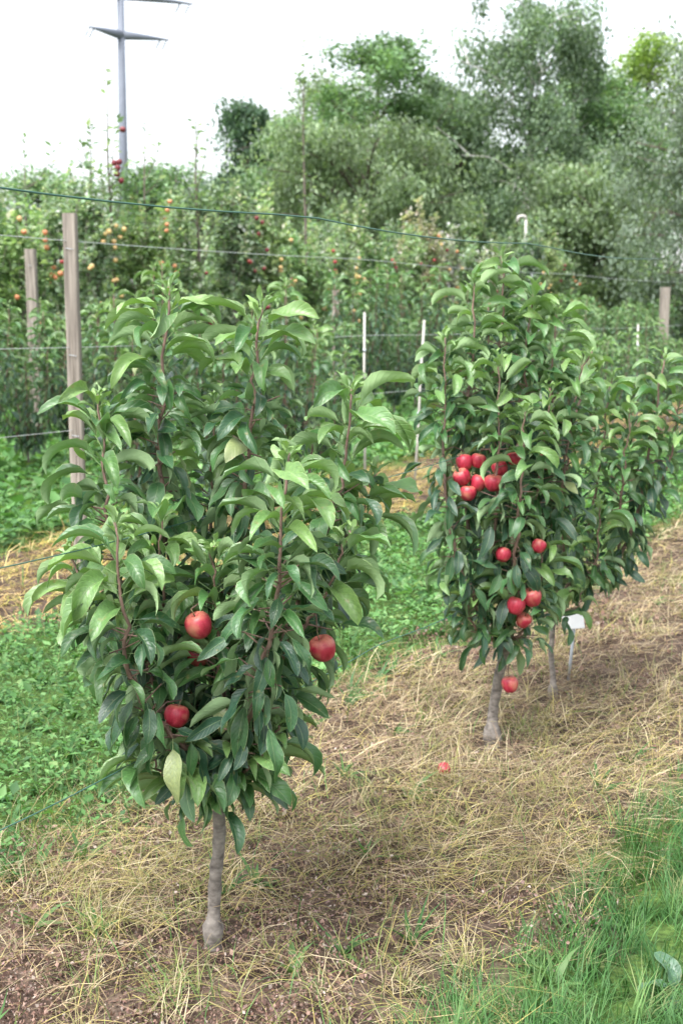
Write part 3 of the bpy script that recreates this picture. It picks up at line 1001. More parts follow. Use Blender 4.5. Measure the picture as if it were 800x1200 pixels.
def tree_one():
    Y = Y1
    b = (P1[0], P1[1], float(gz(P1[0], P1[1])) - 0.01)
    trunk = [np.array(b)] + L3(Y, [(250, 1085, 0), (252, 1040, 0), (257, 975, 0), (255, 925, 0), (252, 900, 0)])
    j = lambda dx=0, dy=0: (254 + dx, 925 + dy, 0)
    Ls = [
        dict(pts=L3(Y, [j(-1), (218, 880, -.12), (172, 830, -.2), (152, 780, -.24), (142, 700, -.26), (133, 612, -.27)])),
        dict(pts=L3(Y, [j(-2, -8), (205, 850, -.02), (162, 760, .0), (136, 650, .02), (123, 560, .03), (117, 462, .03)])),
        dict(pts=L3(Y, [j(0, -12), (236, 860, .03), (222, 790, .08), (203, 680, .1), (188, 560, .1), (191, 450, .1), (198, 336, .1)]), r=1.15),
        dict(pts=L3(Y, [j(1, -12), (262, 850, .05), (272, 760, .1), (281, 640, .1), (291, 520, .1), (298, 450, .1), (307, 356, .1)]), r=1.15),
        dict(pts=L3(Y, [j(2, -4), (285, 870, -.02), (318, 790, -.03), (350, 700, 0), (385, 610, .0), (405, 540, 0), (414, 456, 0)])),
        dict(pts=L3(Y, [j(1, -2), (275, 880, -.12), (303, 810, -.2), (318, 740, -.24), (328, 640, -.27), (336, 528, -.28)])),
        dict(pts=L3(Y, [j(0, -12), (258, 820, .16), (246, 720, .24), (246, 600, .28), (252, 470, .28)])),
        dict(pts=L3(Y, [j(1, -8), (298, 840, .12), (345, 740, .2), (362, 640, .22), (365, 510, .22)])),
        dict(pts=L3(Y, [j(2, 8), (284, 905, -.08), (308, 885, -.13), (326, 850, -.16)]), r=.7, bare=.05),
        dict(pts=L3(Y, [j(-2, 10), (222, 925, -.08), (190, 905, -.14), (165, 868, -.17)]), r=.7, bare=.05),
        dict(pts=L3(Y, [(318, 790, -.03), (352, 740, -.08), (385, 690, -.12), (408, 622, -.12)]), r=.7, bare=.06),
        dict(pts=L3(Y, [(162, 760, 0), (122, 735, -.06), (100, 700, -.09), (84, 640, -.1)]), r=.7, bare=.05),
        dict(pts=L3(Y, [(222, 790, .08), (200, 740, .0), (190, 690, -.06), (188, 600, -.1)]), r=.7, bare=.06),
        dict(pts=L3(Y, [(262, 850, .05), (258, 790, -.06), (252, 720, -.12), (250, 640, -.14)]), r=.7, bare=.06),
        dict(pts=L3(Y, [(352, 700, 0), (380, 660, .06), (420, 610, .08), (440, 555, .08)]), r=.6, bare=.05),
    ]
    root, paths = columnar_tree('apple_tree', 'small vase-shaped apple tree with smooth grey trunk and three red apples', None, b, trunk, 0.0155, Ls, 11, keep(A1), 300, leaf_len=(0.072, 0.118), internode=0.0102)
    lab = ['red apple hanging at the centre of the vase-shaped front tree under a broad leaf', 'round red apple on the outer edge of the vase-shaped front tree beside the green alley', 'lowest red apple on the vase-shaped front tree, half wrapped by leaves']
    for (x, y, r, Yd), l in zip(A1, lab):
        p = at(x, y, Yd); hang_apple(p, r * to_px(p)[2][0] / F, l, None, paths)
    for (x, y, r, dY) in ((231, 768, 10, 0.0), (312, 768, 11, -.03)):
        p = at(x, y, Y1 + dY); hang_apple(p, 15 * to_px(p)[2][0] / F, 'red apple almost hidden behind the leaves of the vase-shaped front tree', 'half hidden apples in the front tree', paths)


def tree_two():
    Y = Y2
    b = (P2[0], P2[1], float(gz(P2[0], P2[1])) - 0.01)
    trunk = [np.array(b)] + L3(Y, [(576, 855, 0), (580, 815, 0), (588, 775, 0), (592, 745, 0), (593, 730, 0)])
    j = lambda dx=0, dy=0: (592 + dx, 745 + dy, 0)
    Ls = [
        dict(pts=L3(Y, [j(-1), (566, 690, -.05), (546, 600, -.06), (547, 500, -.03), (554, 410, 0), (556, 330, 0)]), r=1.1),
        dict(pts=L3(Y, [j(0, -8), (590, 640, .1), (583, 500, .12), (586, 400, .1), (592, 300, .1)]), r=1.1),
        dict(pts=L3(Y, [j(0, -8), (603, 650, .0), (616, 520, .05), (617, 430, .05), (624, 338, .05)])),
        dict(pts=L3(Y, [j(1, -2), (600, 690, -.15), (607, 620, -.22), (612, 545, -.24), (614, 482, -.25)])),
        dict(pts=L3(Y, [j(2, -4), (622, 650, .05), (640, 560, .05), (646, 450, .05), (651, 358, .05)])),
        dict(pts=L3(Y, [j(-2), (556, 705, -.14), (530, 640, -.17), (520, 560, -.14), (521, 480, -.08), (520, 395, -.08)])),
        dict(pts=L3(Y, [j(-2, 12), (572, 748, -.08), (556, 735, -.13), (545, 700, -.16), (540, 660, -.17)]), r=.7, bare=.05),
        dict(pts=L3(Y, [j(2, 12), (606, 745, -.08), (618, 730, -.1), (630, 690, -.12), (636, 620, -.13)]), r=.7, bare=.05),
        dict(pts=L3(Y, [(590, 640, .1), (575, 560, .2), (570, 470, .24), (572, 360, .24)]), r=.9),
        dict(pts=L3(Y, [(566, 690, -.05), (578, 640, -.14), (582, 580, -.18), (584, 500, -.17), (584, 420, -.14)]), r=.8),
        dict(pts=L3(Y, [(622, 650, .05), (650, 600, -.02), (664, 520, -.04), (678, 450, -.04), (688, 415, -.04)]), r=.8),
        dict(pts=L3(Y, [(603, 650, 0), (628, 580, -.08), (640, 500, -.1), (645, 455, -.1)]), r=.8),
    ]
    root, paths = columnar_tree('apple_tree', 'tall columnar apple tree with a tight cluster of red apples, next to the white marker', None, b, trunk, 0.019, Ls, 23, keep(A2, .55) + [SIGN_K], 300, leaf_len=(0.074, 0.114), internode=0.013)
    for i, (x, y, r, Yd) in enumerate(A2):
        p = at(x, y, Yd)
        if i < 8: l, g = 'red apple in the tight cluster high on the columnar tree', 'apple cluster on the columnar tree'
        elif i == 8: l, g = 'single red apple at mid height of the columnar tree, below the cluster', None
        elif i == 9: l, g = 'narrow red apple peeping between pale leaves at mid height of the columnar tree', None
        elif i < 12: l, g = 'round red apple of the touching pair low in the columnar tree', 'touching pair of apples low in the columnar tree'
        elif i == 12: l, g = 'half covered red apple just below the touching pair in the columnar tree', None
        else: l, g = 'lowest red apple of the columnar tree, hanging beside its bare trunk', None
        hang_apple(p, r * to_px(p)[2][0] / F, l, g, paths)
    p = at(640, 541, Y2 - .05); hang_apple(p, 10 * to_px(p)[2][0] / F, 'red apple mostly hidden by leaves beside the cluster on the columnar tree', None, paths)


def tree_three():
    Y = Y3
    b = (P3[0], P3[1], float(gz(P3[0], P3[1])) - 0.01)
    trunk = [np.array(b)] + L3(Y, [(647, 790, 0), (645, 765, 0), (647, 740, 0), (650, 720, 0)])
    j = lambda dx=0, dy=0: (649 + dx, 728 + dy, 0)
    Ls = [
        dict(pts=L3(Y, [j(1), (676, 690, -.02), (724, 655, -.02), (748, 590, -.02), (765, 500, 0), (779, 418, 0)]), r=1.3, bare=.22),
        dict(pts=L3(Y, [j(0, -6), (660, 640, -.05), (662, 560, -.06), (676, 480, -.06), (692, 412, -.06)]), r=1.1),
        dict(pts=L3(Y, [j(0, -6), (684, 640, .05), (700, 560, .06), (708, 490, .06), (716, 440, .06)])),
        dict(pts=L3(Y, [(724, 655, -.02), (726, 600, -.08), (732, 540, -.1), (738, 475, -.1)]), r=.8, bare=.06),
        dict(pts=L3(Y, [(748, 590, -.02), (775, 560, 0), (788, 520, 0), (795, 470, 0)]), r=.7, bare=.06),
        dict(pts=L3(Y, [(676, 690, -.02), (690, 680, -.08), (700, 640, -.12), (702, 590, -.14)]), r=.7, bare=.05),
        dict(pts=L3(Y, [j(-1), (640, 690, .1), (640, 600, .15), (645, 520, .15)]), r=.9),
        dict(pts=L3(Y, [j(0), (662, 715, -.1), (676, 712, -.13), (682, 690, -.15)]), r=.7, bare=.03),
    ]
    columnar_tree('apple_tree', 'slender apple tree with a crooked side limb, close behind the columnar tree', None, b, trunk, 0.0115, Ls, 37, [SIGN_K], 300, leaf_len=(0.076, 0.114), internode=0.0145)


tree_one(); tree_two(); tree_three()


# ------------------------------------------------------------------ young columnar trees of the next two rows
def make_bush(rs, H, n_lead, spread, max_parts, name, label, group, loc, bare=0.12):
    r = random.Random(rs)
    b = np.array([0, 0, 0.0])
    th = 0.28
    trunk = [b + np.array([0, 0, z]) for z in (0, .09, .18, th)]
    Ls = []
    for k in range(n_lead):
        a = k * 2.4 + r.uniform(-.3, .3); q = spread * r.uniform(0.5, 1)
        hh = H * r.uniform(0.72, 1.0)
        e = np.array([math.cos(a), math.sin(a), 0])
        Ls.append(dict(pts=[np.array([0, 0, th - .02]), e * q * .55 + np.array([0, 0, th + (hh - th) * .25]), e * q * .9 + np.array([0, 0, th + (hh - th) * .6]), e * q + np.array([0, 0, hh])], bare=bare))
    # keep the tree at the origin for copying, then move it
    root, _ = columnar_tree(name, label, group, (0, 0, 0), trunk, 0.014, Ls, rs, [], max_parts, leaf_len=(0.08, 0.12), internode=0.021)
    root.location = loc
    return root


def copy_tree(o, parent=None):
    c = o.copy(); COL.objects.link(c); c.parent = parent
    for ch in list(o.children): copy_tree(ch, c)
    return c


def gpos(px, t, jt=0.0):
    p = row_pt(px, t + jt)
    return (p[0], p[1], float(gz(p[0], p[1])) - 0.005 if p[1] < 14 else -0.01)


r0 = random.Random(5)
BL2 = 'young columnar apple tree in the staked row behind the front trees'
BG2 = 'young trees in the staked row'
BLX = {330: 'young columnar apple tree hidden behind the tips of the vase-shaped front tree', 560: 'young columnar apple tree close behind the apple cluster'}
bush = [make_bush(101, 1.85, 6, .26, 150, 'young_apple_tree', BL2, BG2, gpos(168, -3.4)),
        make_bush(102, 1.42, 5, .24, 0, 'young_apple_tree', BL2, BG2, gpos(388, -3.4)),
        make_bush(103, 1.75, 7, .3, 0, 'young_apple_tree', BL2, BG2, gpos(262, -3.4))]
bush[0]['label'] = 'young columnar apple tree beside the tall weathered post, behind the front tree'
bush[1]['label'] = 'short young apple tree next to the upright pale stake'
for px in (330, 560, 598, 632, 662, 690, 714, 736, 757, 777, 796):
    o = copy_tree(bush[1 + r0.randrange(2)])
    o['label'] = BLX.get(px, BL2)
    o.location = gpos(px, -3.4); o.rotation_euler.z = r0.uniform(0, 6.28); s_ = r0.uniform(.9, 1.12); o.scale = (s_, s_, s_)
BL3 = 'low leafy apple tree in the row behind the wooden posts'
BG3 = 'low trees behind the posts'
o3 = make_bush(104, 1.55, 7, .42, 0, 'young_apple_tree', BL3, BG3, gpos(36, -6.9), bare=.05)
o4 = make_bush(105, 1.7, 8, .45, 0, 'young_apple_tree', BL3, BG3, gpos(-20, -6.9), bare=.05)
x_ = -75
for px in (88, 135, 180, 224, 268, 310, 350, 388, 424, 458, 490, 520, 549, 577, 604, 630, 655, 680, 704, 728, 750, 772, 794, 815):
    o = copy_tree(o3 if r0.random() < .5 else o4)
    o.location = gpos(px + r0.uniform(-6, 6), -6.9, r0.uniform(-.15, .15)); o.rotation_euler.z = r0.uniform(0, 6.28)
    s_ = r0.uniform(1.0, 1.35) * (.74 if px < 420 else 1); o.scale = (s_, s_, s_)


# ------------------------------------------------------------------ spindle apple trees of the far rows
def spindle(rs, H, W, n_leaf, pal, shoots):
    r = random.Random(rs); g = np.random.default_rng(rs)
    tr = MB(); tr.tube([(0, 0, 0), (0.02, 0.01, H * .35), (-.02, .02, H * .7), (0, 0, H)], [0.045, 0.036, 0.022, 0.006], 7)
    br = MB()
    P, D, YG = [], [], []

    def leafy(path, dens, young=1.0):
        pts, s = smooth_path(path, 12)
        n = max(4, int(s[-1] * dens))
        x = g.uniform(0.12 * s[-1], s[-1], n)
        p = np.stack([np.interp(x, s, pts[:, c]) for c in range(3)], 1)
        p += g.normal(0, 0.03, (n, 3))
        P.append(p); YG.append(np.full(n, young))
        br.tube(pts[::2], list(np.linspace(0.008, 0.003, len(pts[::2]))), 4, cap=False)
        return pts
    nb = 26
    tips = []
    for k in range(nb):
        f = k / (nb - 1)
        z = 0.3 + (H * .92 - .3) * f
        a = k * 2.4 + r.uniform(-.4, .4)
        l = W * (1.0 - 0.62 * f) * r.uniform(.7, 1.15)
        up = r.uniform(.1, .5) * l
        e = np.array([math.cos(a), math.sin(a), 0])
        p0 = np.array([0, 0, z])
        pts = leafy([p0, p0 + e * l * .5 + np.array([0, 0, up * .6]), p0 + e * l + np.array([0, 0, up * .8 - .1 * (1 - f)])], n_leaf / nb / max(l, .3) * .7)
        tips.append(pts)
        for q in range(3):
            m = pts[r.randrange(4, 12)]
            dz = r.uniform(.12, .4); a2 = r.uniform(0, 6.28); q2 = r.uniform(.05, .25)
            leafy([m, m + np.array([math.cos(a2) * q2 * .5, math.sin(a2) * q2 * .5, dz * .6]), m + np.array([math.cos(a2) * q2, math.sin(a2) * q2, dz])], n_leaf / nb * .3)
    for k in range(shoots):
        a = r.uniform(0, 6.28); q = r.uniform(.0, W * .55); z0 = H * r.uniform(.6, .85); hl = r.uniform(.5, 1.15)
        p0 = np.array([math.cos(a) * q, math.sin(a) * q, z0])
        leafy([p0 * np.array([.4, .4, .96]), p0 + np.array([0, 0, hl * .4]), p0 + np.array([r.uniform(-.1, .1), r.uniform(-.1, .1), hl])], 85, 1.4)
    P = np.concatenate(P); n = len(P)
    az = g.uniform(0, 6.28, n); el = g.normal(0.0, .6, n)
    D = np.stack([np.cos(az) * np.cos(el), np.sin(az) * np.cos(el), np.sin(el)], 1)
    Nn = np.array([0, 0, 1.0]) + g.normal(0, .35, (n, 3)); Nn -= D * np.sum(Nn * D, 1, keepdims=True); Nn /= np.linalg.norm(Nn, axis=1, keepdims=True)
    L_ = g.uniform(.07, .125, n)
    idx = g.choice(len(pal), n); col = np.minimum(np.array(pal)[idx] * g.uniform(.7, 1.3, (n, 1)) * np.concatenate(YG)[:, None], .5)
    V, T, C = rhombi(P, D, Nn, L_, L_ * g.uniform(.45, .7, n), g.uniform(-.15, .35, n), col)
    return tr.mesh('trunk', M['orchard_bark']), br.mesh('branches', M['orchard_bark']), np_mesh('crown', V, T, M['fol'], col=C), P


PAL_G = [(0.161, 0.241, 0.144), (0.218, 0.31, 0.184), (0.287, 0.38, 0.247), (0.356, 0.437, 0.322), (0.127, 0.19, 0.109)]  # tall row leaf colours, lightened to stand in for distance haze
PAL_Y = [(0.16, 0.257, 0.118), (0.224, 0.335, 0.171), (0.299, 0.402, 0.238), (0.118, 0.195, 0.099)]
PAL_M = [(0.218, 0.265, 0.184), (0.322, 0.322, 0.276), (0.345, 0.299, 0.287), (0.196, 0.253, 0.161), (0.437, 0.437, 0.402)]
SP = [spindle(201, 2.9, .85, 4800, PAL_G, 11), spindle(202, 3.2, .8, 4600, PAL_G, 15), spindle(203, 2.7, .9, 4800, PAL_Y, 10), spindle(204, 3.0, .8, 4800, PAL_M, 14), spindle(205, 3.4, .7, 4400, PAL_G, 18)]
SPL = ['grey-green spindle apple tree', 'grey-green spindle apple tree', 'yellow-green bushy apple tree', 'dull mauve-tinged apple tree', 'slim apple tree with tall upright shoots']
ROWN = {-10.3: 'in the tall row behind the low trees', -13.7: 'in the second tall row, under the woodland edge', -17.1: 'in the last orchard row before the woodland'}


def spindle_tree(v, loc, rz, s, t, tint):
    root = empty('apple_tree', loc, rz); root.scale = (s, s, s)
    tag(root, SPL[v] + ' ' + ROWN[t], 'tree', 'apple trees ' + ROWN[t])
    link('trunk', SP[v][0], root); link('branches', SP[v][1], root)
    c = link('crown', SP[v][2], root); c.color = (*tint, 1)
    return root


bg_apples = []
for t, step in ((-10.3, 1.15), (-13.7, 1.3), (-17.1, 1.5)):
    pA = row_pt(-90, t); pB = row_pt(860, t)
    Ltot = np.linalg.norm(pB - pA); n = int(Ltot / step)
    for i in range(n):
        p = pA + (pB - pA) * (i + .5) / n
        q = p + RN * r0.uniform(-.2, .2) + RD * r0.uniform(-.2, .2)
        px = to_px(np.array([q[0], q[1], 1.5]))[0][0]
        if 470 < px < 590 and t == -10.3: v = r0.choice([3, 3, 3, 0])
        elif px > 640: v = r0.choice([2, 2, 1, 4])
        elif px < 250: v = r0.choice([0, 1, 2, 4, 2])
        else: v = r0.choice([0, 1, 1, 4, 2])
        s = r0.uniform(.9, 1.1) * (1.0 if px < 560 else .93)
        if px < 230: s *= .95
        if t < -12: s *= 1.1
        tn = r0.uniform(.85, 1.2)
        root = spindle_tree(v, (q[0], q[1], -.02), r0.uniform(0, 6.28), s, t, (tn * r0.uniform(.93, 1.07), tn, tn * r0.uniform(.9, 1.1)))
        bg_apples.append((root, v, px, t))

# fruit in the tall rows: hung on twigs of the nearest trees
KINDS = {'apple_yellow': ('small pale yellow apple in the tall row behind the low trees', 'yellow apples in the tall row'),
         'apple_red': ('small bright red apple in the tall row behind the low trees', 'bright red apples in the tall row'),
         'apple_dark': ('small dark red apple in the tall row behind the low trees', 'dark red apples in the tall row'),
         'apple_orange': ('small orange apple in the tall row behind the low trees', 'orange apples in the tall row')}
for root, v, px, t in bg_apples:
    if t != -10.3 or px < -40 or px > 830: continue
    if px < 60: w = [1, 2, 1, 2]
    elif px < 200: w = [5, 1, 1, 3]
    elif px < 300: w = [1, 1, 6, 0.3]
    elif px < 420: w = [5, 0.5, 1, 1]
    elif px < 540: w = [1, 3, 3, 2]
    else: w = [1, 1.4, 1.2, 2]
    ks = ['apple_yellow', 'apple_red', 'apple_dark', 'apple_orange']
    P = SP[v][3]
    front = [p for p in P if p[2] > .7]
    cnt = 16 if px < 420 else 8
    # fruit on the side of the tree that faces the alley
    Mr = Matrix.Rotation(root.rotation_euler.z, 3, 'Z')
    cand = []
    for _ in range(900):
        p = Vector(front[r0.randrange(len(front))]); wv = Mr @ p
        sc = wv.x * RN[0] + wv.y * RN[1]
        if sc > .28 and 1.35 < p.z < 3.0: cand.append(wv)
        if len(cand) >= cnt: break
    k0 = r0.choices(ks, w)[0]
    for wv in cand:
        k = k0 if r0.random() < .75 else r0.choices(ks, w)[0]
        s = root.scale.x
        pos = (root.location.x + wv.x * s + RN[0] * .09, root.location.y + wv.y * s + RN[1] * .09, root.location.z + wv.z * s - .03)
        hang_apple(pos, r0.uniform(.029, .039), KINDS[k][0], KINDS[k][1], mat=k, low=True)

# tall water shoots that stand above the rows, one with dark apples beside the mast
def shoot_tree(px, t, top_y, rs, label, fruit=(), leaf_sz=1.0, width=.25, side=5):
    p = row_pt(px, t); Y = p[1]
    top = at(px, top_y, Y)
    H = top[2]
    r = random.Random(rs); g = np.random.default_rng(rs)
    root = empty('apple_tree', (p[0], p[1], -.02)); tag(root, label, 'tree')
    tr = MB(); tr.tube([(0, 0, 0), (.02, 0, H * .4), (-.03, .02, H * .75), (0, 0, H)], [.04, .03, .014, .004], 6); tr.build('trunk', M['dark_bark'], root)
    P = [np.stack([g.normal(0, .02, int(14 * H)), g.normal(0, .02, int(14 * H)), g.uniform(.25 * H, H, int(14 * H))], 1)]
    br = MB()
    for k in range(side):
        z = H * r.uniform(.45, .85); a = r.uniform(0, 6.28); l = r.uniform(.5, 1) * width; h = r.uniform(.3, .9)
        pts, s = smooth_path([(0, 0, z), (math.cos(a) * l * .6, math.sin(a) * l * .6, z + h * .4), (math.cos(a) * l, math.sin(a) * l, min(H * .99, z + h))], 8)
        br.tube(pts, list(np.linspace(.009, .003, 8)), 4, cap=False)
        n = int(s[-1] * 20); x = g.uniform(.1 * s[-1], s[-1], n)
        P.append(np.stack([np.interp(x, s, pts[:, c]) for c in range(3)], 1) + g.normal(0, .02, (n, 3)))
    br.build('branches', M['dark_bark'], root)
    P = np.concatenate(P); n = len(P)
    az = g.uniform(0, 6.28, n); el = g.uniform(-.2, .8, n)
    D = np.stack([np.cos(az) * np.cos(el), np.sin(az) * np.cos(el), np.sin(el)], 1)
    Nn = np.array([0, 0, 1.0]) + g.normal(0, .4, (n, 3)); Nn -= D * np.sum(Nn * D, 1, keepdims=True); Nn /= np.linalg.norm(Nn, axis=1, keepdims=True)
    L_ = g.uniform(.09, .16, n) * leaf_sz
    V, T, C = rhombi(P, D, Nn, L_, L_ * .5, g.uniform(0, .3, n), np.array(PAL_G)[g.choice(5, n)] * g.uniform(.8, 1.3, (n, 1)))
    link('crown', np_mesh('crown', V, T, M['fol'], col=C), root)
    for (fx, fy) in fruit:
        q = at(fx, fy, Y - .05)
        hang_apple(tuple(q), .045, 'dark red apple on the bare tall shoots against the sky', 'dark apples on the tall shoot', mat='apple_dark', low=True)
    return root


shoot_tree(140, -10.3, 78, 301, 'tall thin apple shoot with dark red apples crossing the grey mast', ((144, 152), (134, 191), (138, 197), (137, 204), (142, 212), (103, 222), (140, 190)), width=.3)
shoot_tree(359, -10.3, 45, 302, 'single very tall leafy apple shoot standing clear against the sky', (), width=.16, side=3)
shoot_tree(238, -10.3, 118, 303, 'open apple shoots with sparse leaves above the row, beside the dark conical tree', (), width=.45, side=9)
shoot_tree(45, -13.7, 160, 304, 'loose leafy apple top standing highest above the wooden post', (), width=.8, side=16)
shoot_tree(120, -10.3, 140, 305, 'faint slim apple shoot standing just in front of the mast foot', (), width=.3, side=5)
shoot_tree(180, -10.3, 140, 306, 'faint slim apple shoot on the far side of the mast', (), width=.25, side=4)


# ------------------------------------------------------------------ woodland behind
def wood_tree(px, top_y, Y, wpx, low_y, rs, label, name, pal, leaf=.16, n_clump=120, per=110, droop=0.0, bark='dark_bark', clump=.55, shape='oval', extra=None, gap=0.0):
    r = random.Random(rs); g = np.random.default_rng(rs)
    base = at(px, 600, Y); x0 = base[0]
    H = at(px, top_y, Y)[2]; zl = max(.4, at(px, low_y, Y)[2])
    W = wpx / F * Y / 2 * 1.02
    root = empty(name, (x0, Y, -.05)); tag(root, label, 'tree')
    tr = MB()
    wob = [r.uniform(-.2, .2) for _ in range(6)]
    tpath, ts = smooth_path([(0, 0, 0), (wob[0], wob[1], H * .3), (wob[2], wob[3], H * .6), (wob[4] * .5, wob[5] * .5, H * .95)], 14)
    tr.tube(tpath, list(np.linspace(H * .02 + .05, .02, 14)), 8); tr.build('trunk', M[bark], root)
    limbs = MB()
    P = []; LC = []
    n_l = 34
    tips = []
    for k in range(n_l):
        f = (k + .5) / n_l
        z = zl * .7 + (H - zl * .7) * (f * .97)
        fz = (z - zl) / (H - zl)
        if shape == 'oval': wr = math.sqrt(max(.04, 1 - (2 * min(max(fz, 0), 1) - .85) ** 2 / 1.35))
        elif shape == 'cone': wr = max(.1, 1 - fz)
        else: wr = .55 + .45 * math.sin(math.pi * min(1, max(0, fz)) ** .7)
        a = k * 2.4 + r.uniform(-.5, .5); l = W * wr * r.uniform(.55, 1.12)
        zb = max(.3, z - l * r.uniform(.3, .8)); cpt = np.array([np.interp(zb, tpath[:, 2], tpath[:, c]) for c in range(2)] + [zb])
        e = np.array([math.cos(a), math.sin(a), 0])
        end = np.array([0, 0, 0]) + e * l + np.array([0, 0, z])
        pts, s = smooth_path([cpt, cpt * .5 + end * .5 + np.array([0, 0, .15 * l]), end], 9)
        limbs.tube(pts, list(np.linspace(.05, .012, 9)), 5, cap=False)
        tips.append(pts)
        for _ in range(2):
            m = pts[r.randrange(3, 8)]; q = m + np.array([r.gauss(0, .25) * W, r.gauss(0, .25) * W, r.uniform(.1, .4) * W])
            q[2] = min(q[2], H); limbs.tube([m, m * .5 + q * .5 + np.array([0, 0, .05]), q], [.022, .014, .006], 4, cap=False)
            tips.append(np.array([m * (1 - u) + q * u for u in np.linspace(0, 1, 9)]))
    limbs.build('limbs', M[bark], root)
    n_clump = int(n_clump * 1.35)
    for k in range(n_clump):
        pts = tips[r.randrange(len(tips))]; c = pts[min(8, int(r.triangular(3, 9, 8.5)))] + np.array([r.gauss(0, .1), r.gauss(0, .1), r.gauss(0, .1)]) * W
        c[2] = min(c[2], H - .1)
        n = int(per * 1.2 * r.uniform(.4, 1.5)); sg = clump * 1.08 * r.uniform(.5, 1.2)
        p = g.normal(0, 1, (n, 3)); p *= (g.random((n, 1)) ** .5) / (np.linalg.norm(p, axis=1, keepdims=True)) * sg * 1.5
        p[:, 2] *= .62
        if droop: p[:, 2] -= droop * g.random(n) * sg * 2.2; p[:, :2] *= .75
        P.append(p + c); LC.append(np.full(n, r.uniform(.7, 1.3)))
    P = np.concatenate(P); LC = np.concatenate(LC)
    k = P[:, 2] > .1
    P, LC = P[k], LC[k]; n = len(P)
    az = g.uniform(0, 6.28, n); el = g.normal(-.9 if droop else -.1, .5, n)
    D = np.stack([np.cos(az) * np.cos(el), np.sin(az) * np.cos(el), np.sin(el)], 1)
    Nn = np.array([0, 0, 1.0]) + g.normal(0, .5, (n, 3)); Nn -= D * np.sum(Nn * D, 1, keepdims=True); Nn /= np.linalg.norm(Nn, axis=1, keepdims=True)
    L_ = leaf * .88 * g.uniform(.6, 1.3, n)
    col = np.array(pal)[g.choice(len(pal), n)] * g.uniform(.8, 1.2, (n, 1)) * LC[:, None]
    V, T, C = rhombi(P, D, Nn, L_, L_ * g.uniform(.4, .65, n), g.uniform(-.1, .35, n), col)
    c = link('crown', np_mesh('crown', V, T, M['fol'], col=C), root)
    if extra is not None:
        ex, ey, ecol = extra
        q = at(ex, ey, Y - W * .8) - np.array([x0, Y, -.05]); m = 260
        p = q + g.normal(0, 1, (m, 3)) * np.array([.18, .2, .45])
        V, T, C = rhombi(p, D[:m], Nn[:m], L_[:m], L_[:m] * .55, np.full(m, .2), np.array([ecol]) * g.uniform(.7, 1.2, (m, 1)))
        ob = link('withered_spray', np_mesh('withered_spray', V, T, M['fol'], col=C), root); ob['label'] = 'withered orange-brown leaf spray'; ob['kind'] = 'stuff'
        tw = MB(); tw.tube([tpath[8], q * .6 + tpath[8] * .4 + np.array([0, 0, .3]), q], [.03, .02, .008], 4, cap=False); tw.build('limb', M[bark], root)
    return root


G_DARK = [(0.059, 0.111, 0.069), (0.086, 0.155, 0.093), (0.112, 0.189, 0.109)]  # woodland leaf colours, brightened in place of a haze volume
G_MID = [(0.097, 0.174, 0.09), (0.134, 0.236, 0.117), (0.169, 0.279, 0.14), (0.203, 0.316, 0.162)]
G_LIGHT = [(0.17, 0.242, 0.139), (0.206, 0.286, 0.163), (0.147, 0.207, 0.123), (0.254, 0.332, 0.196)]
G_YEL = [(0.265, 0.373, 0.109), (0.329, 0.451, 0.132), (0.199, 0.296, 0.094)]
G_GREY = [(0.153, 0.209, 0.152), (0.198, 0.26, 0.198), (0.243, 0.307, 0.239), (0.126, 0.172, 0.12)]
G_BIR = [(0.131, 0.204, 0.124), (0.182, 0.265, 0.167), (0.235, 0.324, 0.203), (0.103, 0.161, 0.099)]

wood_tree(608, -12, 44, 170, 235, 401, 'tall drooping birch rising highest above the woodland edge', 'birch_tree', G_BIR, .17, 190, 110, .8, 'birch_bark', .55, 'oval')
wood_tree(660, 14, 47, 80, 200, 420, 'slim second birch top leaning out beside the tall drooping birch', 'birch_tree', G_BIR, .17, 70, 90, .8, 'birch_bark', .5, 'oval')
wood_tree(440, 55, 46, 165, 230, 402, 'open crowned broadleaf tree beside the birch with sky showing through', 'broadleaf_tree', G_MID, .2, 130, 105, 0, 'dark_bark', .6, 'oval')
wood_tree(425, 150, 36, 250, 300, 403, 'soft feathery mid green tree below the open crowned tree', 'robinia_tree', G_LIGHT, .16, 200, 120, .25, 'dark_bark', .6, 'round')
wood_tree(298, 116, 50, 92, 300, 404, 'dark narrow conical tree standing alone by the gap of sky', 'conifer_tree', G_DARK, .2, 110, 110, .3, 'dark_bark', .5, 'round')
wood_tree(738, 46, 56, 100, 230, 405, 'bright yellow-green tree between the birch and the grey willow', 'broadleaf_tree', G_YEL, .22, 110, 110, 0, 'dark_bark', .7, 'oval')
wood_tree(832, 48, 31, 240, 320, 406, 'silvery grey-green willow at the end of the woodland edge', 'willow_tree', G_GREY, .14, 230, 130, .6, 'dark_bark', .55, 'round')
wood_tree(668, 190, 36, 150, 310, 407, 'light green ash tree below the birch, beside the willow', 'ash_tree', G_LIGHT, .16, 150, 110, .2, 'dark_bark', .55, 'round')
wood_tree(690, 92, 52, 110, 240, 408, 'rounded mid green tree tucked between birch and yellow-green tree', 'broadleaf_tree', G_MID, .22, 110, 110, 0, 'dark_bark', .7, 'oval')
wood_tree(350, 148, 47, 130, 290, 409, 'mid green tree between the dark conical tree and the open crowned tree', 'broadleaf_tree', G_MID, .2, 120, 110, 0, 'dark_bark', .6, 'oval')
wood_tree(530, 118, 48, 110, 280, 410, 'grey-green tree filling the space beside the birch trunk', 'broadleaf_tree', G_BIR, .2, 130, 110, .2, 'dark_bark', .6, 'oval')
wood_tree(195, 200, 52, 130, 300, 411, 'low bluish green tree behind the mast foot', 'broadleaf_tree', G_MID, .2, 110, 110, 0, 'dark_bark', .7, 'round')
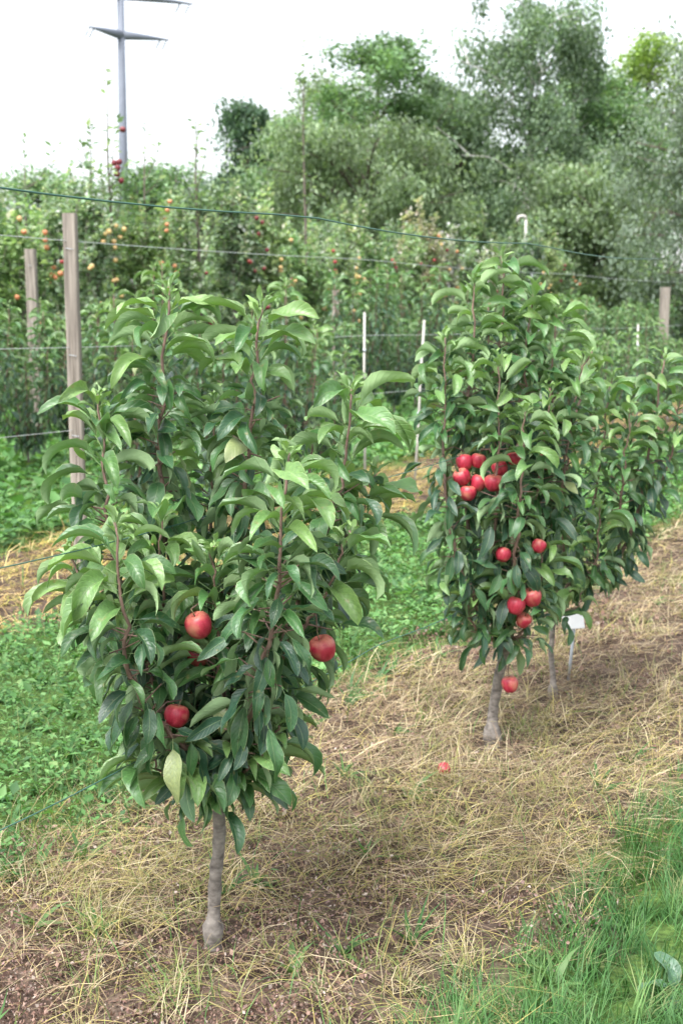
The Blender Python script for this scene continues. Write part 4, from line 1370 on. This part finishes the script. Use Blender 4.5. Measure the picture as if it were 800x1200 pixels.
wood_tree(75, 215, 55, 150, 300, 412, 'low broad green tree far behind the wooden post', 'broadleaf_tree', G_MID, .22, 110, 110, 0, 'dark_bark', .8, 'round')
wood_tree(-20, 220, 50, 120, 300, 413, 'low green tree at the outer end of the far hedge', 'broadleaf_tree', G_LIGHT, .2, 90, 110, 0, 'dark_bark', .7, 'round')
wood_tree(270, 225, 46, 120, 310, 414, 'low dull green tree at the foot of the dark conical tree', 'broadleaf_tree', G_BIR, .2, 110, 110, 0, 'dark_bark', .6, 'round')
wood_tree(590, 180, 50, 160, 320, 415, 'dark understorey tree behind the birch', 'broadleaf_tree', G_DARK, .2, 140, 110, 0, 'dark_bark', .7, 'round')
wood_tree(500, 90, 52, 130, 260, 417, 'mid green tree half hidden between the birch and the open crowned tree', 'broadleaf_tree', G_BIR, .2, 120, 110, .2, 'dark_bark', .7, 'oval')
wood_tree(700, 130, 46, 150, 290, 418, 'deep green tree filling the hollow between birch and willow', 'broadleaf_tree', G_MID, .2, 130, 110, 0, 'dark_bark', .7, 'oval')
wood_tree(392, 92, 52, 130, 280, 419, 'pale green tree behind the open crowned tree', 'broadleaf_tree', G_LIGHT, .2, 110, 110, 0, 'dark_bark', .7, 'oval')
wood_tree(870, 120, 45, 150, 300, 416, 'mid green tree beyond the grey willow', 'broadleaf_tree', G_MID, .2, 120, 110, 0, 'dark_bark', .7, 'round')


# ------------------------------------------------------------------ power mast
def mast():
    Y = 85.0
    k = F / Y
    base = at(148, 365, Y)
    root = empty('power_mast', (base[0], Y, -.1)); tag(root, 'grey tubular power mast with slim tapering cross arms above the orchard', 'power mast')
    H = at(151, -60, Y)[2]
    mb = MB(); mb.tube([(0, 0, 0), (.08, 0, H * .5), (.18, 0, H)], [.36, .29, .2], 16); mb.build('mast_tube', M['mast'], root)
    for (xl, yl, xr, yr, ym) in ((104, 31, 198, 47, 38), (62, -18, 226, 5, -9)):
        l = at(xl, yl, Y - 2.5) - np.array(root.location); r_ = at(xr, yr, Y + 2.5) - np.array(root.location)
        c = np.array([.13, 0, at(150, ym, Y)[2] + .1])
        l[2] = c[2] + .1; r_[2] = c[2] + .1
        l[2] = at(xl, yl, Y - 2.5)[2] + .1; r_[2] = at(xr, yr, Y + 2.5)[2] + .1
        arm = MB()
        arm.tube([l, l * .55 + c * .45 + np.array([0, 0, -.06]), c + np.array([0, 0, -.16])], [.05, .17, .3], 10)
        arm.tube([r_, r_ * .55 + c * .45 + np.array([0, 0, -.06]), c + np.array([0, 0, -.16])], [.05, .17, .3], 10)
        arm.build('cross_arm', M['mast'], root)
        for e in (l, r_):
            for q in (.04, .17):
                p = e * (1 - q) + c * q
                ins = MB()
                ins.tube([p + np.array([0, 0, .02]), p + np.array([-.18, 0, -.32]), p + np.array([-.36, 0, -.64])], [.03, .05, .03], 6)
                for j in range(5):
                    s = p + np.array([-.18, 0, -.32]) * (.5 + j * .3)
                    ins.tube([s, s + np.array([-.02, 0, -.035])], [.085, .06], 8)
                ins.build('insulator', M['insul'], root)


mast()


# ------------------------------------------------------------------ posts, stakes, wires
def wood_post(px, top_y, t, width_px, label, lean=0.0):
    p = row_pt(px, t); Y = p[1]
    top = at(px, top_y, Y)
    dep = to_px(top)[2][0]; w = width_px * dep / F
    root = empty('wooden_post', (top[0], Y, float(gz(top[0], Y)) - .03)); tag(root, label, 'post', None)
    H = top[2]
    mb = MB()
    n = 10; h = w / 2
    V = []
    rr = random.Random(int(px))
    zs = np.linspace(0, H, n)
    for z in zs:
        k = 1 + rr.uniform(-.02, .02); b = h * .18
        dx = lean * z + rr.uniform(-.002, .002)
        for (x, y) in ((-h + b, -h), (h - b, -h), (h, -h + b), (h, h - b), (h - b, h), (-h + b, h), (-h, h - b), (-h, -h + b)):
            V.append((x * k + dx, y * k, z))
    m = 8
    Q = []
    for i in range(n - 1):
        for j in range(m): Q.append((i * m + j, i * m + (j + 1) % m, (i + 1) * m + (j + 1) % m, (i + 1) * m + j))
    Q.append(tuple((n - 1) * m + j for j in range(m)))
    mb.add(V, Q); mb.build('post_shaft', M['post_wood'], root, smooth=False)
    cr = MB()
    for q in range(3):     # drying cracks as thin dark strips set into the faces
        z0 = H * rr.uniform(.15, .6); l = H * rr.uniform(.15, .3); x = rr.uniform(-.5, .5) * h
        cr.tube([(x + lean * z0, -h - .0005, z0), (x + .004 + lean * (z0 + l / 2), -h - .0005, z0 + l / 2), (x + lean * (z0 + l), -h - .0005, z0 + l)], [.0008, .0022, .0008], 5)
    cr.build('drying_crack', M['dark_bark'], root)
    st = MB()
    for hz in (H - .2, H * .62, H * .4):
        st.tube([(-.02, -h - .001, hz), (-.02, -h - .009, hz + .004), (.02, -h - .009, hz - .004), (.02, -h - .001, hz)], [.002] * 4, 5)
    st.build('wire_staples', M['galv'], root)
    return root, h


wood_post(82, 247, -3.4, 15.5, 'tall weathered wooden post carrying trellis wires, in the staked row', .0)
wood_post(36, 290, -9.6, 12, 'shorter wooden post standing behind the tall weathered one', 0)
wood_post(393, 338, -8.2, 8, 'slim brown wooden post among the low trees, beside the pale stake', .0)
wood_post(779, 335, -6.1, 10, 'wooden post at the far end of the low trees by the willow', 0)


def stake(px_b, px_t, top_y, t, w, label, by=None):
    p = row_pt(px_b, t); Y = p[1]
    top = at(px_t, top_y, Y)
    z0 = float(gz(p[0], p[1])) - .02
    root = empty('stake', (p[0], Y, z0)); tag(root, label, 'stake')
    e = top - np.array([p[0], Y, z0])
    mb = MB(); mb.tube([(0, 0, 0), e * .33 + np.array([.004, 0, 0]), e * .66 - np.array([.004, 0, 0]), e], [w, w * .97, w * .95, w * .9], 8); mb.build('rod', M['stake'], root)
    tie = MB()
    for f in (.45, .8):
        c = e * f; tie.tube([c + np.array([0, 0, -.012]), c + np.array([0, 0, .012])], [w * 1.35, w * 1.35], 8)
    tie.build('tie', M['galv'], root)


stake(485, 497, 375, -3.4, .012, 'leaning pale stake in the gap between the front trees')
stake(427, 427, 366, -3.4, .011, 'upright pale stake behind the edge of the front tree')
stake(742, 747, 380, -3.4, .013, 'thin pale stake behind the slender tree')


def wire(t, h, px0, px1, r, mat, label, sag=.02):
    a = row_pt(px0, t); b = row_pt(px1, t)
    n = 24; pts = []
    for i in range(n):
        f = i / (n - 1)
        p = a + (b - a) * f
        pts.append((p[0], p[1], h - sag * (1 - (2 * ((f * 3) % 1) - 1) ** 2)))
    o = np.array(pts[0])
    mb = MB(); mb.tube([np.array(p) - o for p in pts], [r] * n, 6)
    ob = mb.build('trellis_wire', M[mat]); ob.location = o
    tag(ob, label, 'wire')


wire(0.0, 1.79, -260, 760, .0022, 'green_wire', 'top green wire running above the front trees')
wire(-0.06, 1.075, -260, 700, .0014, 'green_wire', 'middle green wire running through the crown of the front trees')
wire(-0.06, .55, -260, 600, .0014, 'green_wire', 'lowest green wire running through the lower leaves of the front trees')
wire(-3.35, 1.965, -120, 790, .0024, 'wire', 'top galvanised wire crossing in front of the tall weathered post')
wire(-3.35, 1.36, -120, 790, .0022, 'wire', 'middle galvanised wire stapled to the tall weathered post')
wire(-3.35, .88, -120, 790, .0018, 'wire', 'low galvanised wire of the staked row')


# ------------------------------------------------------------------ small things
def bent_pipe():
    p = row_pt(616, -10.6); Y = p[1]
    top = at(616, 252, Y); k = to_px(top)[2][0] / F
    root = empty('standpipe', (top[0], Y, -.02)); tag(root, 'pale metal standpipe with a hooked top rising out of the tall row', 'pipe')
    H = top[2]; w = 9 * k
    mb = MB(); mb.tube([(0, 0, 0), (0, 0, H * .5), (0, 0, H - 3 * k)], [1.7 * k] * 3, 10); mb.build('pipe', M['stake'], root)
    mb = MB(); mb.tube([(0, 0, H - 4 * k), (-.1 * w, 0, H - 1 * k), (-.45 * w, 0, H), (-.95 * w, 0, H - k), (-1.15 * w, 0, H - 7 * k)], [1.9 * k] * 5, 10); mb.build('hooked_outlet', M['stake'], root)


bent_pipe()


def marker():
    p = ground_at(665, 792); Y = p[1]
    z0 = float(gz(p[0], p[1])) - .03
    root = empty('plant_marker', (p[0], Y, z0)); tag(root, 'small white plate on a thin metal rod beside the slender tree', 'sign')
    B = np.array([p[0], Y, z0])
    a = at(673, 728, Y) - B
    mb = MB(); mb.tube([(0, 0, 0), a * .5, a], [.0065] * 3, 8); mb.build('rod', M['galv'], root)
    k = to_px(at(671, 728, Y))[2][0] / F
    c = at(671, 727, Y - .012) - B
    Mx = Matrix.Rotation(R(-24), 3, 'X') @ Matrix.Rotation(R(-4), 3, 'Y')
    mb = MB(); mb.box(tuple(c), (25 * k, .004, 20 * k), Mx); pl = mb.build('plate', M['white'], root, smooth=False)
    bv = pl.modifiers.new('bevel', 'BEVEL'); bv.width = .0015; bv.segments = 2


marker()

# fallen fruit and a leafy dock plant
p = ground_at(520, 920)
o = hang_apple((p[0], p[1], float(gz(p[0], p[1])) + .034), .022, 'small fallen red apple lying in the dry grass', None, tilt=(R(70), R(20)))


def dock():
    p = ground_at(792, 1172)
    root = empty('broadleaf_plant', (p[0], p[1], float(gz(p[0], p[1])))); tag(root, 'low plant with broad bluish green leaves at the edge of the grass path', 'plant')
    for (az, el, L_, vi) in ((170, 42, .085, 8), (95, 60, .1, 5), (20, 45, .1, 9), (250, 22, .09, 7), (310, 30, .09, 10), (130, 70, .07, 3)):
        D = np.array([math.cos(R(az)) * math.cos(R(el)), math.sin(R(az)) * math.cos(R(el)), math.sin(R(el))])
        Fm = leaf_frame(D, R(random.uniform(-15, 15)))
        ob = link('leaf', LEAFV[vi]['mesh'], root)
        m4 = Matrix.Identity(4)
        for a in range(3):
            for b in range(3): m4[a][b] = Fm[a, b] * L_ * (1.0 if b != 1 else 1.35)
        ob.matrix_local = m4
        ob.color = (0.07, 0.15, 0.09, 1)


dock()
